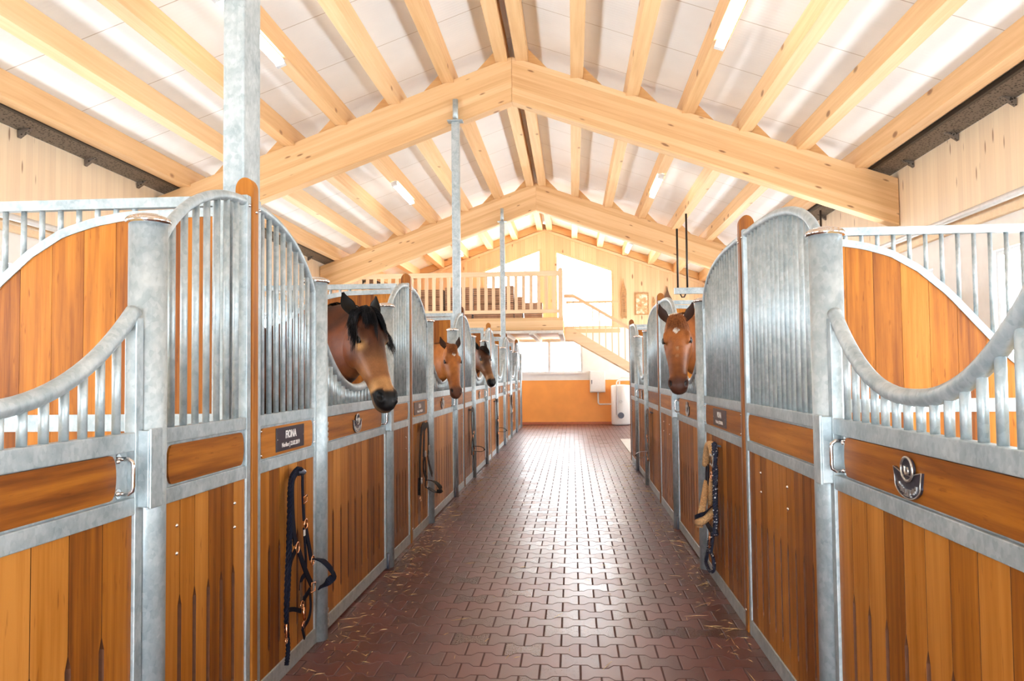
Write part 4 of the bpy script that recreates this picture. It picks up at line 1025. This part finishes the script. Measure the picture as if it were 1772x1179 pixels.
# things stored on the loft
cr = [(-4.95, .62, 3.46), (-4.28, .62, 3.50), (-3.61, .62, 3.46), (-2.94, .62, 3.50), (-2.27, .62, 3.48), (-1.60, .26, 3.52), (-1.32, .18, 3.26), (-1.10, .42, 3.12)]
lbs = ['widest brown slatted stack at the outer end of the loft', 'tall brown slatted stack next to the outer end of the loft', 'tall brown slatted stack right of the far pair on the loft', 'tall brown slatted stack behind the slim column', 'tall brown slatted stack between the two thin columns', 'narrow tall brown slatted stack behind the thin distant column', 'narrow mid-height brown stack stepping down on the loft', 'low brown slatted stack beside the loft window']
for (x, w, zt), lb in zip(cr, lbs):
    t = MB(); n = max(2, round((zt-2.71)/.19)); h = (zt-2.71)/n
    for k in range(n): t.box((x, LY+.75+.01*(k % 2), 2.705+k*h), (x+w, LY+1.35, 2.705+(k+1)*h-.012))
    tag(t.build('slatted_stack', M['crate']), lb, 'stack', 'brown stacks stored on the loft')
# stairs
SY = 21.0; rise = .60
t = thing('staircase', (0, SY, 0), 'pale wooden staircase climbing from the boiler up to the loft', 'stairs')
st = lambda x: 2.62-rise*(x+.10)
for yy in (0, 1.0):
    MB().prism([(-.18, 2.66), (.02, 2.62), (4.05, st(4.05)), (4.05, max(0, st(4.05)-.33)), (.02, 2.32), (-.18, 2.32)], 1, yy, yy+.06).build('stringer', M['rail_wood'], t)
for k in range(14):
    x = .02+.285*k; MB().box((x, .06, st(x)-.17-.02), (x+.30, 1.0, st(x)-.17+.02)).build('tread', M['rail_wood'], t)
MB().box((LX, .06, 2.60), (.02, 1.0, 2.66)).build('landing_board', M['rail_wood'], t)
for yy, nm in ((.0, 'front stair railing of pale wood sloping down from the loft'), (1.02, 'rear stair railing behind the sloping one, in front of the gable window')):
    if yy < .5:
        MB().prism([(-.2, 3.42), (.05, 3.42), (4.05, 3.42-rise*4.0), (4.05, 3.51-rise*4.0), (.06, 3.51), (-.2, 3.51)], 1, .01, .05).build('handrail', M['rail_wood'], t)
        for k in range(24):
            x = -.12+.165*k; zt = 3.44 if x < .05 else 3.44-rise*(x-.05); zb = 2.62 if x < 0 else st(x)
            MB().box((x-.012, .018, zb-.02), (x+.012, .042, zt)).build('baluster', M['rail_v'], t)
    else:
        MB().box((-.15, 1.02, 3.36), (1.3, 1.055, 3.42)).build('handrail', M['rail_wood'], t)
        for k in range(9): MB().box((-.08+.165*k, 1.025, 2.60), (-.06+.165*k, 1.045, 3.37)).build('baluster', M['rail_v'], t)
        MB().box((-.15, 1.0, 2.55), (1.3, 1.07, 2.66)).build('bottom_rail', M['rail_wood'], t)

# ------------------------------------------------------------------ gable end fittings
yg = YG
t = thing('electrical_cabinet', (0, 0, 0), 'pale grey wall cabinet with a small latch beside the boiler', 'cabinet')
MB().box((.49, yg-.22, .91), (.92, yg-.02, 1.52)).build('cabinet_body', M['enamel'], t, bevel=.01)
MB().box((.51, yg-.235, .93), (.90, yg-.22, 1.50)).build('cabinet_door', M['enamel'], t, bevel=.004)
MB().box((.53, yg-.25, 1.15), (.55, yg-.235, 1.26)).build('latch', M['grey'], t)
MB().tube([(.72, yg-.08, .91), (.72, yg-.08, .62), (.735, yg-.08, .585), (.77, yg-.08, .57), (1.08, yg-.08, .57)], .022, 10).build('conduit', M['enamel'], t)
bx, by = 1.34, yg-.42
t = thing('hot_water_boiler', (bx, by, 0), 'tall white cylindrical hot water boiler with a dark dial', 'boiler')
MB().lathe((0, 0, 0), [(.20, 0), (.265, .03), (.27, .05), (.27, 1.08), (.25, 1.11), (.10, 1.13)], 32).build('tank', M['enamel'], t)
MB().lathe((-.02, -.30, .28), [(.085, .0), (.085, .05), (.05, .06)], 24, 1).build('dial', M['grey'], t)
MB().lathe((-.02, -.275, .66), [(.045, -.03), (.045, .02), (.03, .03)], 20, 1).build('gauge', M['silver'], t)
m = MB().tube([(-.13, -.28, .30), (-.13, -.29, 1.18), (-.11, -.29, 1.23), (-.05, -.28, 1.25), (.9, -.2, 1.25)], .02, 10); m.tube([(-.04, -.1, 1.1), (-.04, -.1, 1.30), (0, -.1, 1.34), (.9, 0, 1.34)], .022, 10); m.build('feed_pipe', M['enamel'], t)
# wooden ornaments and picture on the gable
def obelisk(x, z0, z1, lab, mat, y=yg-.03, w=.07):
    m = MB(); h = z1-z0
    m.box((x-w*1.0, y-.02, z0), (x-w*.5, y, z0+h*.6)).box((x+w*.5, y-.02, z0), (x+w*1.0, y, z0+h*.6))
    for k in range(13): m.box((x-w*1.04, y-.025, z0+h*.03+k*h*.046), (x+w*1.04, y-.005, z0+h*.03+k*h*.046+h*.022))
    m.prism([(x-w*1.1, z0+h*.6), (x+w*1.1, z0+h*.6), (x+w*.9, z0+h*.72), (x+w*.5, z0+h*.8), (x+w*.15, z0+h*.9), (x, z0+h), (x-w*.15, z0+h*.9), (x-w*.5, z0+h*.8), (x-w*.9, z0+h*.72)], 1, y-.03, y)
    return tag(m.build('wall_ornament', mat), lab, 'ornament', 'carved ornaments on the gable')
WOR = plain('brown_carved_wood', (.42, .24, .10), .6, 0, .25, 30)
obelisk(1.49, 3.0, 4.15, 'tall narrow carved ornament on the gable beside the window', WOR, w=.075)
def picture():
    t = NT('flower_picture'); co, x, y, z = t.xyz(); n = t.noise(co, 9, 4, .6); v = t.vor(co, 8)
    c = t.ramp(n, [(.3, (.45, .20, .08)), (.5, (.72, .42, .22)), (.62, (.85, .78, .66)), (.8, (.80, .45, .12))]); return t.pbr(c, .5)
t = thing('wall_picture', (0, 0, 0), 'small framed picture in warm colours on the gable', 'picture')
MB().box((1.83, yg-.03, 3.12), (2.17, yg-.015, 3.71)).build('canvas', picture(), t)
m = MB()
for a, b, c_, d_ in ((1.81, 2.19, 3.70, 3.73), (1.81, 2.19, 3.10, 3.13), (1.81, 1.84, 3.13, 3.70), (2.16, 2.19, 3.13, 3.70)): m.box((a, yg-.04, c_), (b, yg-.005, d_))
m.build('picture_frame', WOR, t)
m = MB().prism([(2.58, 3.52), (2.86, 3.52), (2.78, 3.66), (2.74, 3.78), (2.72, 3.90), (2.70, 3.78), (2.66, 3.66)], 1, yg-.05, yg-.01); m.box((2.60, yg-.06, 3.44), (2.84, yg-.01, 3.52))
tag(m.build('wall_ornament', plain('dark_carved_wood', (.10, .05, .025), .6, 0, .2, 30)), 'small dark pointed ornament above the star-faced horse', 'ornament', 'carved ornaments on the gable')
tag(MB().prism([(2.30, 3.1), (2.37, 3.1), (2.37, 3.5), (2.335, 3.62), (2.30, 3.5)], 1, yg-.03, yg-.01).build('wall_ornament', WOR), 'very small slim ornament right of the framed picture', 'ornament', 'carved ornaments on the gable')

# hanging steel rail on black rods over the single-horse stalls
HY = 10.9
t = thing('hanging_rail', (0, HY, 0), 'grey steel rail hung on black rods above the star-faced horse', 'rail')
MB().box((1.37, -.03, 2.50), (3.6, .03, 2.585)).build('steel_rail', M['steel'], t, bevel=.004)
for x in (1.42, 1.545, 3.3): MB().tube([(x, 0, 2.58), (x, 0, 3.58 if x > 1.5 else 3.38)], .014, 8).build('rod', M['rod'], t)
MB().tube([(1.45, 0, 2.5), (1.47, 0, 2.46), (1.50, 0, 2.46), (1.52, 0, 2.5)], .01, 6).build('hook', M['rod'], t)

# straw litter
rng = random.Random(21); m = MB()
for k in range(900):
    q = rng.random()
    if q < .5: x = XL+.06+abs(rng.gauss(0, .16)); y = rng.uniform(3.6, 14)
    elif q < .8: x = XR-.06-abs(rng.gauss(0, .12)); y = rng.uniform(4.2, 13)
    else: x = rng.uniform(XL+.1, XR-.1); y = rng.uniform(3.7, 16)
    if not XL+.05 < x < XR-.05: continue
    a = rng.uniform(0, math.pi); l = rng.uniform(.006, .03) if rng.random() < .85 else rng.uniform(.04, .09); w = .0010; dx, dy = math.cos(a)*l, math.sin(a)*l; z = rng.uniform(.0015, .004)
    m.add([(x-dx-dy/l*w, y-dy+dx/l*w, z), (x-dx+dy/l*w, y-dy-dx/l*w, z), (x+dx+dy/l*w, y+dy-dx/l*w, z+.002), (x+dx-dy/l*w, y+dy+dx/l*w, z+.002), (x, y, z+.004)], [(0, 1, 4), (1, 2, 4), (2, 3, 4), (3, 0, 4), (3, 2, 1, 0)])
tag(m.build('straw_litter', M['straw']), 'loose straw bits scattered on the red pavers', 'straw', kind='stuff')

# house seen through the low gable window
t = thing('neighbouring_house', (-1.9, 46, 0), 'pale house with a blue-grey roof outside the low gable window', 'house')
MB().box((-3, 0, -1), (.6, 5, 2.0)).build('house_wall', M['white'], t)
MB().prism([(-3.4, 2.0), (.9, 1.95), (.9, 2.1), (-1.2, 3.5), (-3.4, 2.2)], 1, -.3, 5.2).build('house_roof', plain('blue_grey_roof', (.25, .36, .45), .5), t)
tag(MB().box((-40, YG+.25, -1.1), (40, 120, -1.0)).build('ground_outside', M['white']), kind='structure')

# ------------------------------------------------------------------ light: bright overcast sky through gable, open end and side windows
w = bpy.data.worlds.new('sky'); sc.world = w; w.use_nodes = True
bg = w.node_tree.nodes['Background']; bg.inputs[0].default_value = (.90, .96, 1.0, 1); bg.inputs[1].default_value = SKY
sc.view_settings.exposure = EXPO
